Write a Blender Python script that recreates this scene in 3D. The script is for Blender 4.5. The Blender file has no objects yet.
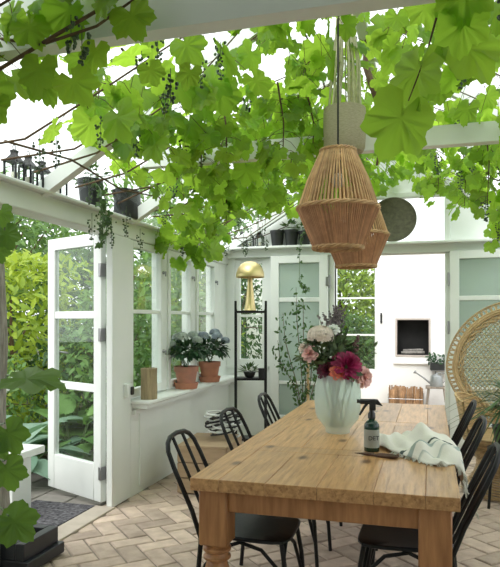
import bpy, math, random
import numpy as np
from mathutils import Vector, Matrix, Euler
random.seed(7); RNG = np.random.default_rng(7)
PI = math.pi
C = bpy.context.scene.collection
V = Vector
def R(a): return math.radians(a)
def rnd(a, b): return random.uniform(a, b)

# ------------------------------------------------------------------ materials
def new_mat(name):
    m = bpy.data.materials.new(name); m.use_nodes = True
    nt = m.node_tree; nt.nodes.clear()
    out = nt.nodes.new('ShaderNodeOutputMaterial')
    return m, nt, out
def N(nt, t, **kw):
    n = nt.nodes.new(t)
    for k, v in kw.items(): setattr(n, k, v)
    return n
def L(nt, a, b): nt.links.new(a, b)
def ramp(nt, stops):
    r = N(nt, 'ShaderNodeValToRGB'); e = r.color_ramp.elements
    while len(e) < len(stops): e.new(0.5)
    for i, (p, c) in enumerate(stops):
        e[i].position = p; e[i].color = (*c, 1)
    return r
def noise(nt, scale, detail=3, stretch=None, rough=.55):
    tc = N(nt, 'ShaderNodeTexCoord'); n = N(nt, 'ShaderNodeTexNoise')
    n.inputs['Scale'].default_value = scale; n.inputs['Detail'].default_value = detail; n.inputs['Roughness'].default_value = rough
    if stretch:
        mp = N(nt, 'ShaderNodeMapping'); mp.inputs['Scale'].default_value = stretch
        L(nt, tc.outputs['Object'], mp.inputs[0]); L(nt, mp.outputs[0], n.inputs['Vector'])
    else: L(nt, tc.outputs['Object'], n.inputs['Vector'])
    return n
def mat(name, c1, c2=None, rough=.5, scale=8, metal=0, bump=0, stretch=None, bscale=None, tint=0, spec=.5, sheen=0):
    """two-tone noise material; tint = how strongly the per-piece 'tint' attribute varies the value"""
    m, nt, out = new_mat(name)
    b = N(nt, 'ShaderNodeBsdfPrincipled'); L(nt, b.outputs[0], out.inputs[0])
    b.inputs['Roughness'].default_value = rough; b.inputs['Metallic'].default_value = metal
    b.inputs['Specular IOR Level'].default_value = spec
    c2 = c2 or tuple(min(1, x*.88) for x in c1)
    n = noise(nt, scale, 4, stretch)
    r = ramp(nt, [(.32, c2), (.68, c1)]); L(nt, n.outputs[0], r.inputs[0])
    col = r.outputs[0]
    if tint:
        a = N(nt, 'ShaderNodeAttribute'); a.attribute_name = 'tint'
        mr = N(nt, 'ShaderNodeMapRange'); mr.inputs[3].default_value = 1-tint; mr.inputs[4].default_value = 1+tint
        L(nt, a.outputs['Fac'], mr.inputs[0])
        mx = N(nt, 'ShaderNodeVectorMath', operation='SCALE'); L(nt, col, mx.inputs[0]); L(nt, mr.outputs[0], mx.inputs['Scale'])
        col = mx.outputs[0]
    L(nt, col, b.inputs['Base Color'])
    if bump:
        n2 = noise(nt, bscale or scale*3, 4, stretch)
        bp = N(nt, 'ShaderNodeBump'); bp.inputs['Strength'].default_value = bump; bp.inputs['Distance'].default_value = .01
        L(nt, n2.outputs[0], bp.inputs['Height']); L(nt, bp.outputs[0], b.inputs['Normal'])
    return m
def leaf_mat(name, dark, light, trans, mix=.42, rough=.45):
    m, nt, out = new_mat(name)
    a = N(nt, 'ShaderNodeAttribute'); a.attribute_name = 'tint'
    r = ramp(nt, [(0, dark), (1, light)]); L(nt, a.outputs['Fac'], r.inputs[0])
    b = N(nt, 'ShaderNodeBsdfPrincipled'); b.inputs['Roughness'].default_value = rough; b.inputs['Specular IOR Level'].default_value = .35
    L(nt, r.outputs[0], b.inputs['Base Color'])
    r2 = ramp(nt, [(0, tuple(x*.6 for x in trans)), (1, trans)]); L(nt, a.outputs['Fac'], r2.inputs[0])
    t = N(nt, 'ShaderNodeBsdfTranslucent'); L(nt, r2.outputs[0], t.inputs[0])
    mx = N(nt, 'ShaderNodeMixShader'); mx.inputs[0].default_value = mix
    L(nt, b.outputs[0], mx.inputs[1]); L(nt, t.outputs[0], mx.inputs[2]); L(nt, mx.outputs[0], out.inputs[0])
    return m
def glass_mat(name, tintc=(1, 1, 1), refl=1.0, diff=0, diffc=(.8, .9, .86)):
    m, nt, out = new_mat(name)
    tr = N(nt, 'ShaderNodeBsdfTransparent'); tr.inputs[0].default_value = (*tintc, 1)
    gl = N(nt, 'ShaderNodeBsdfGlossy'); gl.inputs['Roughness'].default_value = .02
    fr = N(nt, 'ShaderNodeLayerWeight'); fr.inputs[0].default_value = .5
    pw = N(nt, 'ShaderNodeMath', operation='POWER'); pw.inputs[1].default_value = 4; L(nt, fr.outputs['Facing'], pw.inputs[0])
    mu = N(nt, 'ShaderNodeMath', operation='MULTIPLY_ADD'); mu.inputs[1].default_value = .8*refl; mu.inputs[2].default_value = .03*refl; L(nt, pw.outputs[0], mu.inputs[0])
    mx = N(nt, 'ShaderNodeMixShader'); L(nt, mu.outputs[0], mx.inputs[0]); L(nt, tr.outputs[0], mx.inputs[1]); L(nt, gl.outputs[0], mx.inputs[2])
    last = mx
    if diff:
        d = N(nt, 'ShaderNodeBsdfDiffuse'); d.inputs[0].default_value = (*diffc, 1)
        t2 = N(nt, 'ShaderNodeBsdfTranslucent'); t2.inputs[0].default_value = (*diffc, 1)
        m2 = N(nt, 'ShaderNodeMixShader'); L(nt, d.outputs[0], m2.inputs[1]); L(nt, t2.outputs[0], m2.inputs[2])
        m3 = N(nt, 'ShaderNodeMixShader'); m3.inputs[0].default_value = diff; L(nt, mx.outputs[0], m3.inputs[1]); L(nt, m2.outputs[0], m3.inputs[2]); last = m3
    L(nt, last.outputs[0], out.inputs[0])
    return m

M = {}
M['paint'] = mat('white_paint', (.80, .83, .80), (.75, .79, .76), .45, 3, bump=.05)
M['plaster'] = mat('white_plaster', (.88, .88, .86), (.83, .83, .81), .8, 2, bump=.15, bscale=12)
M['brick'] = mat('floor_brick', (.56, .45, .36), (.40, .315, .25), .8, 9, bump=.45, bscale=30, tint=.26)
M['mortar'] = mat('mortar', (.30, .25, .20), (.22, .18, .15), .95, 20)
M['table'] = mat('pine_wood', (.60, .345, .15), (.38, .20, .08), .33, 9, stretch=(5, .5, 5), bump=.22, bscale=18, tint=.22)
def add_knots(m):
    nt = m.node_tree; b = next(n for n in nt.nodes if n.type == 'BSDF_PRINCIPLED'); src = b.inputs['Base Color'].links[0].from_socket
    tc = N(nt, 'ShaderNodeTexCoord'); mp = N(nt, 'ShaderNodeMapping'); mp.inputs['Scale'].default_value = (3.1, 1.7, 1); L(nt, tc.outputs['Object'], mp.inputs[0])
    vo = N(nt, 'ShaderNodeTexVoronoi', voronoi_dimensions='2D'); vo.inputs['Scale'].default_value = 1.0; L(nt, mp.outputs[0], vo.inputs['Vector'])
    r = ramp(nt, [(.0, (.18,.15,.13)), (.045, (.35,.3,.27)), (.075, (.8,.78,.76)), (.11, (1,1,1))]); L(nt, vo.outputs['Distance'], r.inputs[0])
    n2 = noise(nt, 9, 5, (7, .35, 7), .7); r2 = ramp(nt, [(.36, (.70,.66,.62)), (.46, (1,1,1)), (.62, (1,1,1)), (.72, (1.0,1.0,1.0))]); L(nt, n2.outputs[0], r2.inputs[0])
    v1 = N(nt, 'ShaderNodeVectorMath', operation='MULTIPLY'); L(nt, src, v1.inputs[0]); L(nt, r.outputs[0], v1.inputs[1])
    v2 = N(nt, 'ShaderNodeVectorMath', operation='MULTIPLY'); L(nt, v1.outputs[0], v2.inputs[0]); L(nt, r2.outputs[0], v2.inputs[1]); L(nt, v2.outputs[0], b.inputs['Base Color'])
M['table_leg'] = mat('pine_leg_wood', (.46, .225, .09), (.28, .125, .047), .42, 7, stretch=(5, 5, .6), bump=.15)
M['black_metal'] = mat('black_metal', (.008, .009, .010), (.013, .013, .014), .45, 20, spec=.3)
M['seat_black'] = mat('black_seat', (.008, .011, .014), (.012, .016, .020), .40, 30, bump=.05, spec=.35)
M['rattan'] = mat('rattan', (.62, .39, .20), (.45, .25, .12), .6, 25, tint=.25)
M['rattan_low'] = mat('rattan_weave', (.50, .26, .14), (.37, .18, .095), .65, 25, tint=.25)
M['wicker'] = mat('peacock_wicker', (.56, .40, .21), (.40, .27, .13), .6, 20, tint=.2)
M['wicker_pale'] = mat('peacock_weave', (.47, .42, .29), (.36, .31, .20), .65, 20, tint=.2)
M['jute'] = mat('jute', (.56, .49, .37), (.40, .35, .25), .9, 60, stretch=(1, 1, 6), bump=.6, bscale=90)
M['cord'] = mat('dark_cord', (.02, .02, .018), rough=.6)
M['rope'] = mat('pale_rope', (.66, .62, .44), (.46, .46, .28), .9, 40, tint=.3)
M['brass'] = mat('brushed_brass', (.82, .66, .36), (.76, .6, .32), .40, 12, metal=1, stretch=(1, 1, 20))
M['terra'] = mat('terracotta', (.55, .24, .15), (.44, .19, .12), .8, 9, bump=.1)
M['terra_old'] = mat('terracotta_old', (.50, .22, .15), (.38, .19, .14), .85, 14, bump=.1)
M['soil'] = mat('soil', (.05, .035, .025), (.03, .02, .015), .95, 40, bump=.5)
M['dark_pot'] = mat('dark_pot', (.026, .029, .029), (.016, .018, .018), .5, 9)
M['zinc'] = mat('zinc', (.36, .38, .38), (.26, .28, .28), .42, 8, metal=.6)
M['bark'] = mat('vine_bark', (.40, .38, .33), (.19, .175, .15), .95, 30, stretch=(2, 2, .25), bump=.9, bscale=50)
M['cane'] = mat('vine_cane', (.14, .09, .045), (.08, .05, .03), .9, 30, bump=.4)
M['grey_wood'] = mat('grey_wood', (.30, .26, .21), (.18, .155, .125), .85, 6, stretch=(6, 6, .6), bump=.3)
M['tan_wood'] = mat('tan_board', (.40, .29, .18), (.32, .23, .14), .7, 6, stretch=(1, 1, 6))
M['log'] = mat('split_log', (.50, .31, .17), (.28, .16, .08), .85, 10, tint=.35)
M['bottle'] = mat('green_bottle', (.008, .04, .025), (.006, .03, .02), .12, 5)
M['label'] = mat('paper_label', (.33, .34, .30), (.29, .30, .26), .8, 20)
M['ink'] = mat('label_ink', (.03, .03, .03), rough=.8)
M['plastic'] = mat('black_plastic', (.012, .012, .012), rough=.3)
M['brown'] = mat('brown_wood', (.10, .05, .03), (.06, .03, .02), .5, 20)
M['grey_metal'] = mat('steel', (.35, .35, .35), rough=.35, metal=.9)
M['petal_magenta'] = mat('petal_magenta', (.30, .008, .075), (.20, .005, .05), .6, 20, tint=.35)
M['petal_dark'] = mat('petal_burgundy', (.10, .006, .025), (.055, .004, .015), .6, 20, tint=.35)
M['petal_orange'] = mat('petal_coral', (.72, .20, .13), (.60, .13, .09), .6, 20, tint=.25)
M['petal_pink'] = mat('petal_pink', (.78, .50, .46), (.68, .38, .36), .6, 20, tint=.15)
M['petal_cream'] = mat('petal_cream', (.72, .63, .55), (.62, .52, .44), .6, 20, tint=.18)
M['petal_white'] = mat('petal_white', (.82, .84, .80), (.72, .76, .72), .6, 20, tint=.12)
M['petal_blue'] = mat('petal_pale_blue', (.36, .42, .48), (.24, .30, .37), .6, 20, tint=.25)
M['petal_greenwhite'] = mat('petal_green_white', (.42, .48, .43), (.30, .36, .32), .6, 20, tint=.25)
M['petal_grey'] = mat('petal_dusky', (.22, .19, .19), (.14, .12, .125), .8, 20, tint=.3)
M['stem'] = mat('green_stem', (.09, .15, .05), (.06, .10, .035), .6, 20)
M['mat_dark'] = mat('door_mat', (.16, .155, .17), (.008, .008, .012), .95, 34, bump=.6, bscale=60)
M['paver'] = mat('grey_paver', (.30, .28, .25), (.22, .205, .185), .9, 7, bump=.3, tint=.15)
M['sill_stone'] = mat('sill_stone', (.50,.44,.37), (.40,.35,.29), .85, 6, bump=.2)
M['earth'] = mat('garden_earth', (.09, .085, .05), (.05, .06, .03), .95, 2, bump=.5)
M['planter'] = mat('black_planter', (.012, .014, .02), (.02, .022, .03), .4, 12)
M['soot'] = mat('soot', (.02, .02, .02), (.012, .012, .012), .9, 5)
M['ash'] = mat('ash_log', (.35, .33, .30), (.15, .14, .13), .9, 20)
M['steel_frame'] = mat('fireplace_frame', (.50, .44, .40), rough=.5)
M['tray'] = mat('woven_tray', (.135, .125, .085), (.085, .08, .055), .8, 30, bump=.4)
M['candle'] = mat('candle_wax', (.7, .66, .55), rough=.6)
M['rubber_white'] = mat('white_hose', (.62, .64, .62), rough=.5)
M['berry'] = mat('young_grape', (.055, .10, .03), (.03, .06, .02), .4, 60, tint=.4)
M['grape_leaf'] = leaf_mat('grape_leaf', (.06, .15, .02), (.16, .29, .035), (.54, .85, .075), .62)
M['deep_leaf'] = leaf_mat('grape_leaf_deep', (.04, .11, .02), (.09, .18, .03), (.28, .50, .06), .45)
M['bush_mid'] = leaf_mat('bush_leaf_mid', (.08, .18, .05), (.21, .36, .11), (.28, .46, .10), .38)
M['bush_dark'] = leaf_mat('bush_leaf_dark', (.03, .08, .03), (.09, .18, .06), (.12, .24, .06), .3)
M['bush_yellow'] = leaf_mat('bush_leaf_yellow', (.20, .32, .03), (.42, .54, .07), (.50, .65, .06), .4)
M['hosta'] = leaf_mat('hosta_leaf', (.13, .24, .17), (.25, .38, .28), (.2, .38, .18), .25, .5)
M['hosta_green'] = leaf_mat('hosta_leaf_green', (.10, .22, .06), (.22, .38, .12), (.2, .40, .08), .3, .5)
M['pot_leaf'] = leaf_mat('hydrangea_leaf', (.02, .06, .03), (.05, .12, .05), (.06, .14, .04), .2, .5)
M['ivy_leaf'] = leaf_mat('ivy_leaf', (.03, .075, .025), (.09, .16, .05), (.12, .22, .05), .3)
M['dusk_leaf'] = leaf_mat('bouquet_leaf', (.05, .085, .045), (.12, .17, .08), (.12, .18, .06), .25)
M['palm_leaf'] = leaf_mat('dracaena_leaf', (.035, .08, .03), (.12, .19, .07), (.12, .2, .05), .25)
M['glass'] = glass_mat('window_glass', (.97, 1, .98))
M['glass_roof'] = glass_mat('roof_glass', (.95, .99, .97), .6)
M['glass_pale'] = glass_mat('obscured_glass', (.93, .98, .95), 1, .34, (.72, .79, .765))
add_knots(M['table'])
def vase_mat():
    m, nt, out = new_mat('frosted_vase_glass')
    b = N(nt, 'ShaderNodeBsdfPrincipled'); b.inputs['Base Color'].default_value = (.80, .84, .83, 1)
    b.inputs['Roughness'].default_value = .32; b.inputs['Specular IOR Level'].default_value = .5
    t = N(nt, 'ShaderNodeBsdfTranslucent'); t.inputs[0].default_value = (.84, .88, .86, 1)
    tp = N(nt, 'ShaderNodeBsdfTransparent'); tp.inputs[0].default_value = (.9, .97, .94, 1)
    m1 = N(nt, 'ShaderNodeMixShader'); m1.inputs[0].default_value = .45
    L(nt, b.outputs[0], m1.inputs[1]); L(nt, t.outputs[0], m1.inputs[2])
    m2 = N(nt, 'ShaderNodeMixShader'); m2.inputs[0].default_value = .60
    L(nt, m1.outputs[0], m2.inputs[1]); L(nt, tp.outputs[0], m2.inputs[2]); L(nt, m2.outputs[0], out.inputs[0])
    return m
M['vase'] = vase_mat()
def towel_mat():
    m, nt, out = new_mat('striped_linen')
    b = N(nt, 'ShaderNodeBsdfPrincipled'); b.inputs['Roughness'].default_value = .9; L(nt, b.outputs[0], out.inputs[0])
    a = N(nt, 'ShaderNodeAttribute'); a.attribute_name = 'tint'
    w, s = (.68, .67, .60), (.045, .065, .06)
    r = ramp(nt, [(0, w), (.555, w), (.56, s), (.60, s), (.605, w), (.66, w), (.665, (.30, .36, .33)), (.72, (.30, .36, .33)), (.725, w), (.79, w), (.795, (.35, .4, .37)), (.82, w)])
    L(nt, a.outputs['Fac'], r.inputs[0]); L(nt, r.outputs[0], b.inputs['Base Color'])
    n = noise(nt, 160, 2); bp = N(nt, 'ShaderNodeBump'); bp.inputs['Strength'].default_value = .3; bp.inputs['Distance'].default_value = .004
    L(nt, n.outputs[0], bp.inputs['Height']); L(nt, bp.outputs[0], b.inputs['Normal'])
    return m
M['towel'] = towel_mat()

# ------------------------------------------------------------------ mesh builder
class MB:
    def __init__(s): s.v = []; s.f = []; s.t = []; s.mi = []; s.cur = 0; s.tint = .5
    def add(s, vs, fs):
        o = len(s.v); s.v.extend([tuple(p) for p in vs]); s.f.extend([tuple(i+o for i in f) for f in fs])
        s.t.extend([s.tint]*len(vs)); s.mi.extend([s.cur]*len(fs)); return s
    def box(s, a, b, mtx=None):
        (x0, y0, z0), (x1, y1, z1) = a, b
        vs = [V(p) for p in ((x0,y0,z0),(x1,y0,z0),(x1,y1,z0),(x0,y1,z0),(x0,y0,z1),(x1,y0,z1),(x1,y1,z1),(x0,y1,z1))]
        if mtx: vs = [mtx @ p for p in vs]
        return s.add(vs, [(0,3,2,1),(4,5,6,7),(0,1,5,4),(1,2,6,5),(2,3,7,6),(3,0,4,7)])
    def bbox(s, a, b, c=.006, mtx=None):
        """box with chamfered edges"""
        (x0, y0, z0), (x1, y1, z1) = a, b
        vs = []; 
        for z, i in ((z0, c), (z0+c, 0), (z1-c, 0), (z1, c)):
            for (sx, sy) in ((0,0),(1,0),(1,1),(0,1)):
                X0, X1, Y0, Y1 = x0+i, x1-i, y0+i, y1-i
                k = c if i == 0 else 0
                px, py = (X1 if sx else X0), (Y1 if sy else Y0)
                # two verts per corner
                if (sx, sy) == (0,0): pair = [(px, py+k), (px+k, py)]
                elif (sx, sy) == (1,0): pair = [(px-k, py), (px, py+k)]
                elif (sx, sy) == (1,1): pair = [(px, py-k), (px-k, py)]
                else: pair = [(px+k, py), (px, py-k)]
                for q in pair: vs.append(V((q[0], q[1], z)))
        if mtx: vs = [mtx @ p for p in vs]
        fs = [tuple(range(7, -1, -1)), tuple(range(24, 32))]
        for l in range(3):
            for i in range(8):
                j = (i+1) % 8; fs.append((l*8+i, l*8+j, l*8+8+j, l*8+8+i))
        return s.add(vs, fs)
    def tube(s, pts, r, n=8, cap=True):
        pts = [V(p) for p in pts]; m = len(pts)
        rs = r if isinstance(r, (list, tuple)) else [r]*m
        t0 = (pts[1]-pts[0]).normalized()
        up = V((0,0,1)) if abs(t0.z) < .9 else V((1,0,0))
        u = t0.cross(up).normalized(); vs = []
        for i in range(m):
            t = (pts[min(i+1,m-1)]-pts[max(i-1,0)])
            t = t.normalized() if t.length > 1e-9 else t0
            u = (u - t*u.dot(t)); u = u.normalized() if u.length > 1e-6 else t.orthogonal().normalized()
            w = t.cross(u)
            for k in range(n):
                a = 2*PI*k/n; vs.append(pts[i]+(u*math.cos(a)+w*math.sin(a))*rs[i])
        fs = [(i*n+k, i*n+(k+1)%n, (i+1)*n+(k+1)%n, (i+1)*n+k) for i in range(m-1) for k in range(n)]
        if cap: fs += [tuple(range(n-1,-1,-1)), tuple((m-1)*n+k for k in range(n))]
        return s.add(vs, fs)
    def ring(s, c, rad, r, n=24, k=6, axis=None):
        c = V(c); vs = []
        mt = axis.to_track_quat('Z','Y').to_matrix() if axis else Matrix.Identity(3)
        for i in range(n):
            a = 2*PI*i/n; d = V((math.cos(a), math.sin(a), 0))
            for j in range(k):
                b = 2*PI*j/k; vs.append(c + mt @ (d*(rad+r*math.cos(b)) + V((0,0,r*math.sin(b)))))
        return s.add(vs, [(i*k+j, ((i+1)%n)*k+j, ((i+1)%n)*k+(j+1)%k, i*k+(j+1)%k) for i in range(n) for j in range(k)])
    def lathe(s, prof, n=24, c=(0,0,0), sx=1, sy=1, capb=True, capt=True, mtx=None):
        vs = []
        for (r, z) in prof:
            for k in range(n):
                a = 2*PI*k/n; p = V((c[0]+r*sx*math.cos(a), c[1]+r*sy*math.sin(a), c[2]+z)); vs.append(mtx @ p if mtx else p)
        m = len(prof)
        fs = [(i*n+k, i*n+(k+1)%n, (i+1)*n+(k+1)%n, (i+1)*n+k) for i in range(m-1) for k in range(n)]
        if capb: fs.append(tuple(range(n-1,-1,-1)))
        if capt: fs.append(tuple((m-1)*n+k for k in range(n)))
        return s.add(vs, fs)
    def ball(s, c, r, n=8, m=5, sz=1):
        prof = [(r*math.sin(PI*i/m), -r*sz*math.cos(PI*i/m)) for i in range(1, m)]
        return s.lathe(prof, n, c)
    def grid(s, P):
        """P: rows of points"""
        nr, nc = len(P), len(P[0])
        return s.add([p for r in P for p in r], [(i*nc+j, i*nc+j+1, (i+1)*nc+j+1, (i+1)*nc+j) for i in range(nr-1) for j in range(nc-1)])
    def build(s, name, m, parent=None, loc=(0,0,0), rz=0, angle=40, flat=False):
        me = bpy.data.meshes.new(name); me.from_pydata(s.v, [], s.f); me.update()
        ms = m if isinstance(m, (list, tuple)) else [m]
        for x in ms: me.materials.append(x)
        if len(ms) > 1: me.polygons.foreach_set('material_index', s.mi)
        a = me.attributes.new('tint', 'FLOAT', 'POINT'); a.data.foreach_set('value', s.t)
        if not flat:
            me.polygons.foreach_set('use_smooth', [True]*len(me.polygons)); me.set_sharp_from_angle(angle=R(angle))
        o = bpy.data.objects.new(name, me); C.objects.link(o)
        if parent: o.parent = parent
        o.location = loc; o.rotation_euler = (0,0,rz)
        return o

def tag(o, label, cat, group=None, kind=None):
    o['label'] = label; o['category'] = cat
    if group: o['group'] = group
    if kind: o['kind'] = kind
    return o
def thing(name, label, cat, loc=(0,0,0), rz=0, group=None):
    o = bpy.data.objects.new(name, None); C.objects.link(o); o.location = loc; o.rotation_euler = (0,0,rz); o.empty_display_size = .1
    return tag(o, label, cat, group)
def struct(o): o['kind'] = 'structure'; return o
def copy_tree(o, parent=None):
    c = o.copy(); C.objects.link(c); c.parent = parent
    for ch in list(KIDS.get(o.name, o.children)): copy_tree(ch, c)
    return c
KIDS = {}

# ------------------------------------------------------------------ leaves
def grape_template(two=True):
    keys = [(0,1.0),(8,.90),(14,.91),(22,.78),(29,.70),(36,.80),(41,.79),(50,.91),(56,.94),(64,.84),(71,.85),(80,.74),(88,.68),(98,.77),(104,.76),(116,.82),(126,.74),(138,.75),(150,.66),(162,.58),(174,.22)]
    out = [(a, r) for a, r in keys] + [(360-a, r) for a, r in reversed(keys[1:])]
    n = len(out); vs = [(0,0,0)]
    def zz(x, y, rho): return .16*abs(y) - .26*rho*rho*.6 - (.10*max(x,0)**2)
    rings = (.5, 1.0) if two else (1.0,)
    for k in rings:
        for i, (a, r) in enumerate(out):
            rr = r*k if k == 1 else min(r, .7)*k
            x, y = rr*math.cos(R(a)), rr*math.sin(R(a))
            wav = .045*math.sin(i*2.1) if k == 1 else 0
            vs.append((x, y, zz(x, y, rr)+wav))
    fs = [(0, 1+i, 1+(i+1)%n) for i in range(n)]
    if two:
        fs += [(1+i, 1+n+i, 1+n+(i+1)%n, 1+(i+1)%n) for i in range(n)]
    vs = np.array(vs); vs[:,0] += .25      # petiole sits near the basal notch
    return vs*.5, fs
GRAPE = grape_template()
GRAPE_LO = (np.array([(0,0,0),(.5,.14,.03),(.22,.20,.02),(.20,.45,.0),(-.08,.28,.02),(-.2,.28,0),(-.2,-.28,0),(-.08,-.28,.02),(.20,-.45,0),(.22,-.20,.02),(.5,-.14,.03),(.62,0,-.06)]),
            [(0,10,11),(0,11,1),(0,1,2),(0,2,3),(0,3,4),(0,4,5),(0,6,7),(0,7,8),(0,8,9),(0,9,10)])
OVAL = (np.array([(0,0,0),(.3,.2,.05),(.3,-.2,.05),(.7,.17,.03),(.7,-.17,.03),(1,0,-.08),(.35,0,0),(.7,0,-.02)]),
        [(0,6,1),(0,2,6),(6,7,3,1),(2,4,7,6),(7,5,3),(4,5,7)])
def hosta_template():
    vs = []; fs = []; nr = 7; cs = (-1,-.5,0,.5,1)
    for i in range(nr):
        t = i/(nr-1); w = .36*math.sin(PI*min(1, t*.92+.1))**.7 if t < 1 else 0
        for c in cs: vs.append((t, c*w, .12*abs(c)*w*2 - .38*t*t + (.02 if abs(c) == .5 else 0)))
    for i in range(nr-1):
        for j in range(4): fs.append((i*5+j, (i+1)*5+j, (i+1)*5+j+1, i*5+j+1))
    return np.array(vs), fs
HOSTA = hosta_template()
def orient(tip, nrm):
    x = V(tip).normalized(); z = V(nrm); z = z - x*z.dot(x)
    z = z.normalized() if z.length > 1e-5 else x.orthogonal().normalized()
    y = z.cross(x); return np.array([x, y, z])     # rows
class Leaves:
    def __init__(s, tpl): s.T, s.F = tpl; s.vs = []; s.t = []; s.n = 0
    def add(s, p, tip, nrm, size, tint=None, wob=.06):
        T = s.T*size
        if wob: T = T + np.outer(np.ones(len(T)), [0,0,0]) + (RNG.normal(0, 1, (len(T), 1))*wob*size*.3)*np.array([[0,0,1]])
        s.vs.append(T @ orient(tip, nrm) + np.array(p)); s.t.append(rnd(0,1) if tint is None else tint); s.n += 1
    def build(s, name, m, parent=None):
        nv = len(s.T); vs = np.concatenate(s.vs); fs = [tuple(i+k*nv for i in f) for k in range(s.n) for f in s.F]
        me = bpy.data.meshes.new(name); me.from_pydata(vs.tolist(), [], fs); me.update(); me.materials.append(m)
        a = me.attributes.new('tint', 'FLOAT', 'POINT'); a.data.foreach_set('value', np.repeat(np.array(s.t), nv))
        me.polygons.foreach_set('use_smooth', [True]*len(me.polygons))
        o = bpy.data.objects.new(name, me); C.objects.link(o)
        if parent: o.parent = parent
        return o
def rdir(): 
    v = RNG.normal(0, 1, 3); return V(v/np.linalg.norm(v))

def bush(name, label, cat, c, rad, n, size, m, tpl=OVAL, group=None, trunk=True, stem_h=None, lump=.25, boxy=False, droop=.3):
    """a bush or tree: foliage made of single leaves on a lumpy crown, plus its stem"""
    t = thing(name, label, cat, (c[0], c[1], 0), 0, group)
    lv = Leaves(tpl); lumps = [(rdir(), rnd(.5, 1)) for _ in range(14)]
    for i in range(n):
        d = rdir()
        if boxy: k = 1/max(abs(d.x), abs(d.y), abs(d.z)); k = min(k, 1.5)
        else: k = 1
        f = 1 + lump*(max(max(0, d.dot(l))**6*a for l, a in lumps) - .5)
        q = (1-abs(rnd(0, 1))**2*.45)*f*k
        p = (d.x*rad[0]*q, d.y*rad[1]*q, c[2]+d.z*rad[2]*q)
        if p[2] < .03: continue
        nr = (d + V((0,0,.7)) + rdir()*.6); tip = d*.6 + rdir()*.8 - V((0,0,droop))
        lv.add(p, tip, nr, size*rnd(.6, 1.25))
    lv.build('foliage', m, t)
    if trunk:
        b = MB(); h = stem_h or c[2]+rad[2]*.5
        b.tube([(0,0,0),(.02,.01,h*.4),(-.01,.02,h*.75),(0,0,h)], [.05*max(rad[0],.4),.042*max(rad[0],.4),.03*max(rad[0],.4),.012], 7)
        for k in range(7):
            a = rnd(0, 2*PI); z = h*rnd(.35, .8); e = V((math.cos(a)*rad[0]*.75, math.sin(a)*rad[1]*.75, c[2]+rnd(-.2,.6)*rad[2]))
            b.tube([(0,0,z), e*.5+V((0,0,z*.5+.03)), e], [.02*max(rad[0],.4), .014*max(rad[0],.4), .004], 5)
        b.build('stem', M['cane'], t)
    return t

# ================================================================== THE SETTING
XL, YB = -2.298, 6.98           # inner faces of the window wall and the gable wall
# floor: herringbone bricks, one mesh
fb = MB(); fb.cur = 1
fb.box((XL-.12, -1.6, -.12), (1.62, 10.8, -.008)); fb.cur = 0
LB, WB = .262, .131
c45 = math.cos(R(45)); g = .006
for i in range(-90, 90):
    for j in range(-45, 45):
        for kind in (0, 1):
            ox, oy = i+2*j, -i+2*j
            x0, y0, x1, y1 = (ox, oy, ox+2, oy+1) if kind == 0 else (ox+2, oy, ox+3, oy+2)
            cx, cy = (x0+x1)/2*WB, (y0+y1)/2*WB
            wx, wy = (cx-cy)*c45-.4, (cx+cy)*c45+3.1
            if not (XL-.05 < wx < 1.5 and .3 < wy < 10.75): continue
            fb.tint = random.random(); hx, hy = (x1-x0)/2*WB-g, (y1-y0)/2*WB-g
            tx, ty, dz = rnd(-.006,.006), rnd(-.006,.006), rnd(-.0015,.001)
            vs = []
            for (ins, z) in ((0, -.02), (0, -.005), (.006, 0)):
                for sx, sy in ((-1,-1),(1,-1),(1,1),(-1,1)):
                    lx, ly = sx*(hx-ins)+rnd(-.0015,.0015), sy*(hy-ins)+rnd(-.0015,.0015)
                    vs.append((wx+(lx-ly)*c45, wy+(lx+ly)*c45, min(.002, z+dz+tx*lx+ty*ly)))
            fb.add(vs, [(8,9,10,11)]+[(l*4+k, l*4+(k+1)%4, l*4+4+(k+1)%4, l*4+4+k) for l in (0,1) for k in range(4)])
struct(fb.build('floor', [M['brick'], M['mortar']], flat=True))
# outdoor ground and stone path by the door
gb = MB(); gb.box((-40, -20, -.2), (40, 60, -.05)); struct(gb.build('ground', M['earth']))
pv = MB()
for i in range(7):
    for j in range(9):
        pv.tint = random.random(); x, y = -2.46-i*.3, 2.2+j*.3+(.15 if i % 2 else 0)
        pv.bbox((x-.29, y, -.05), (x-.006, y+.29, -.012+rnd(-.003,.003)), .006)
struct(pv.build('pavement', M['paver']))

# window wall (left)
w = MB()
w.box((XL-.12, 4.5, 0), (XL, YB, .74))                                   # low wall
w.box((XL, 4.64, .06), (XL+.012, YB-.02, .66)); w.box((XL, 4.52, .66), (XL+.03, YB, .70))
w.bbox((XL-.055, 4.2, 0), (XL, 4.5, 2.07)); w.bbox((XL-.14, 2.74, 0), (XL, 2.93, 2.07))
w.box((XL-.12, -1.6, 0), (XL, 2.74, .8))
for y in (.2, 1.5): w.bbox((XL-.14, y, .8), (XL, y+.12, 2.07))
for y0, y1 in ((5.155, 5.255), (5.865, 5.975), (6.575, 6.72)): w.bbox((XL-.13, y0, .78), (XL-.02, y1, 2.07))
w.box((XL-.12, 6.72, .74), (XL-.02, YB+.1, 2.07))
struct(w.build('wall_left', M['paint']))
b = MB(); b.bbox((XL-.16, -1.6, 2.07), (XL+.0, YB+.1, 2.2), .008); b.bbox((XL-.18, -1.6, 2.2), (XL+.05, YB+.1, 2.222), .005)
struct(b.build('trim_1', M['paint']))
b = MB(); b.bbox((XL-.16, 4.5, .745), (XL+.17, YB, .777), .008); b.box((XL, 4.52, .71), (XL+.13, YB-.02, .745))
struct(b.build('trim_2', M['paint']))                                     # window sill
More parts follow.
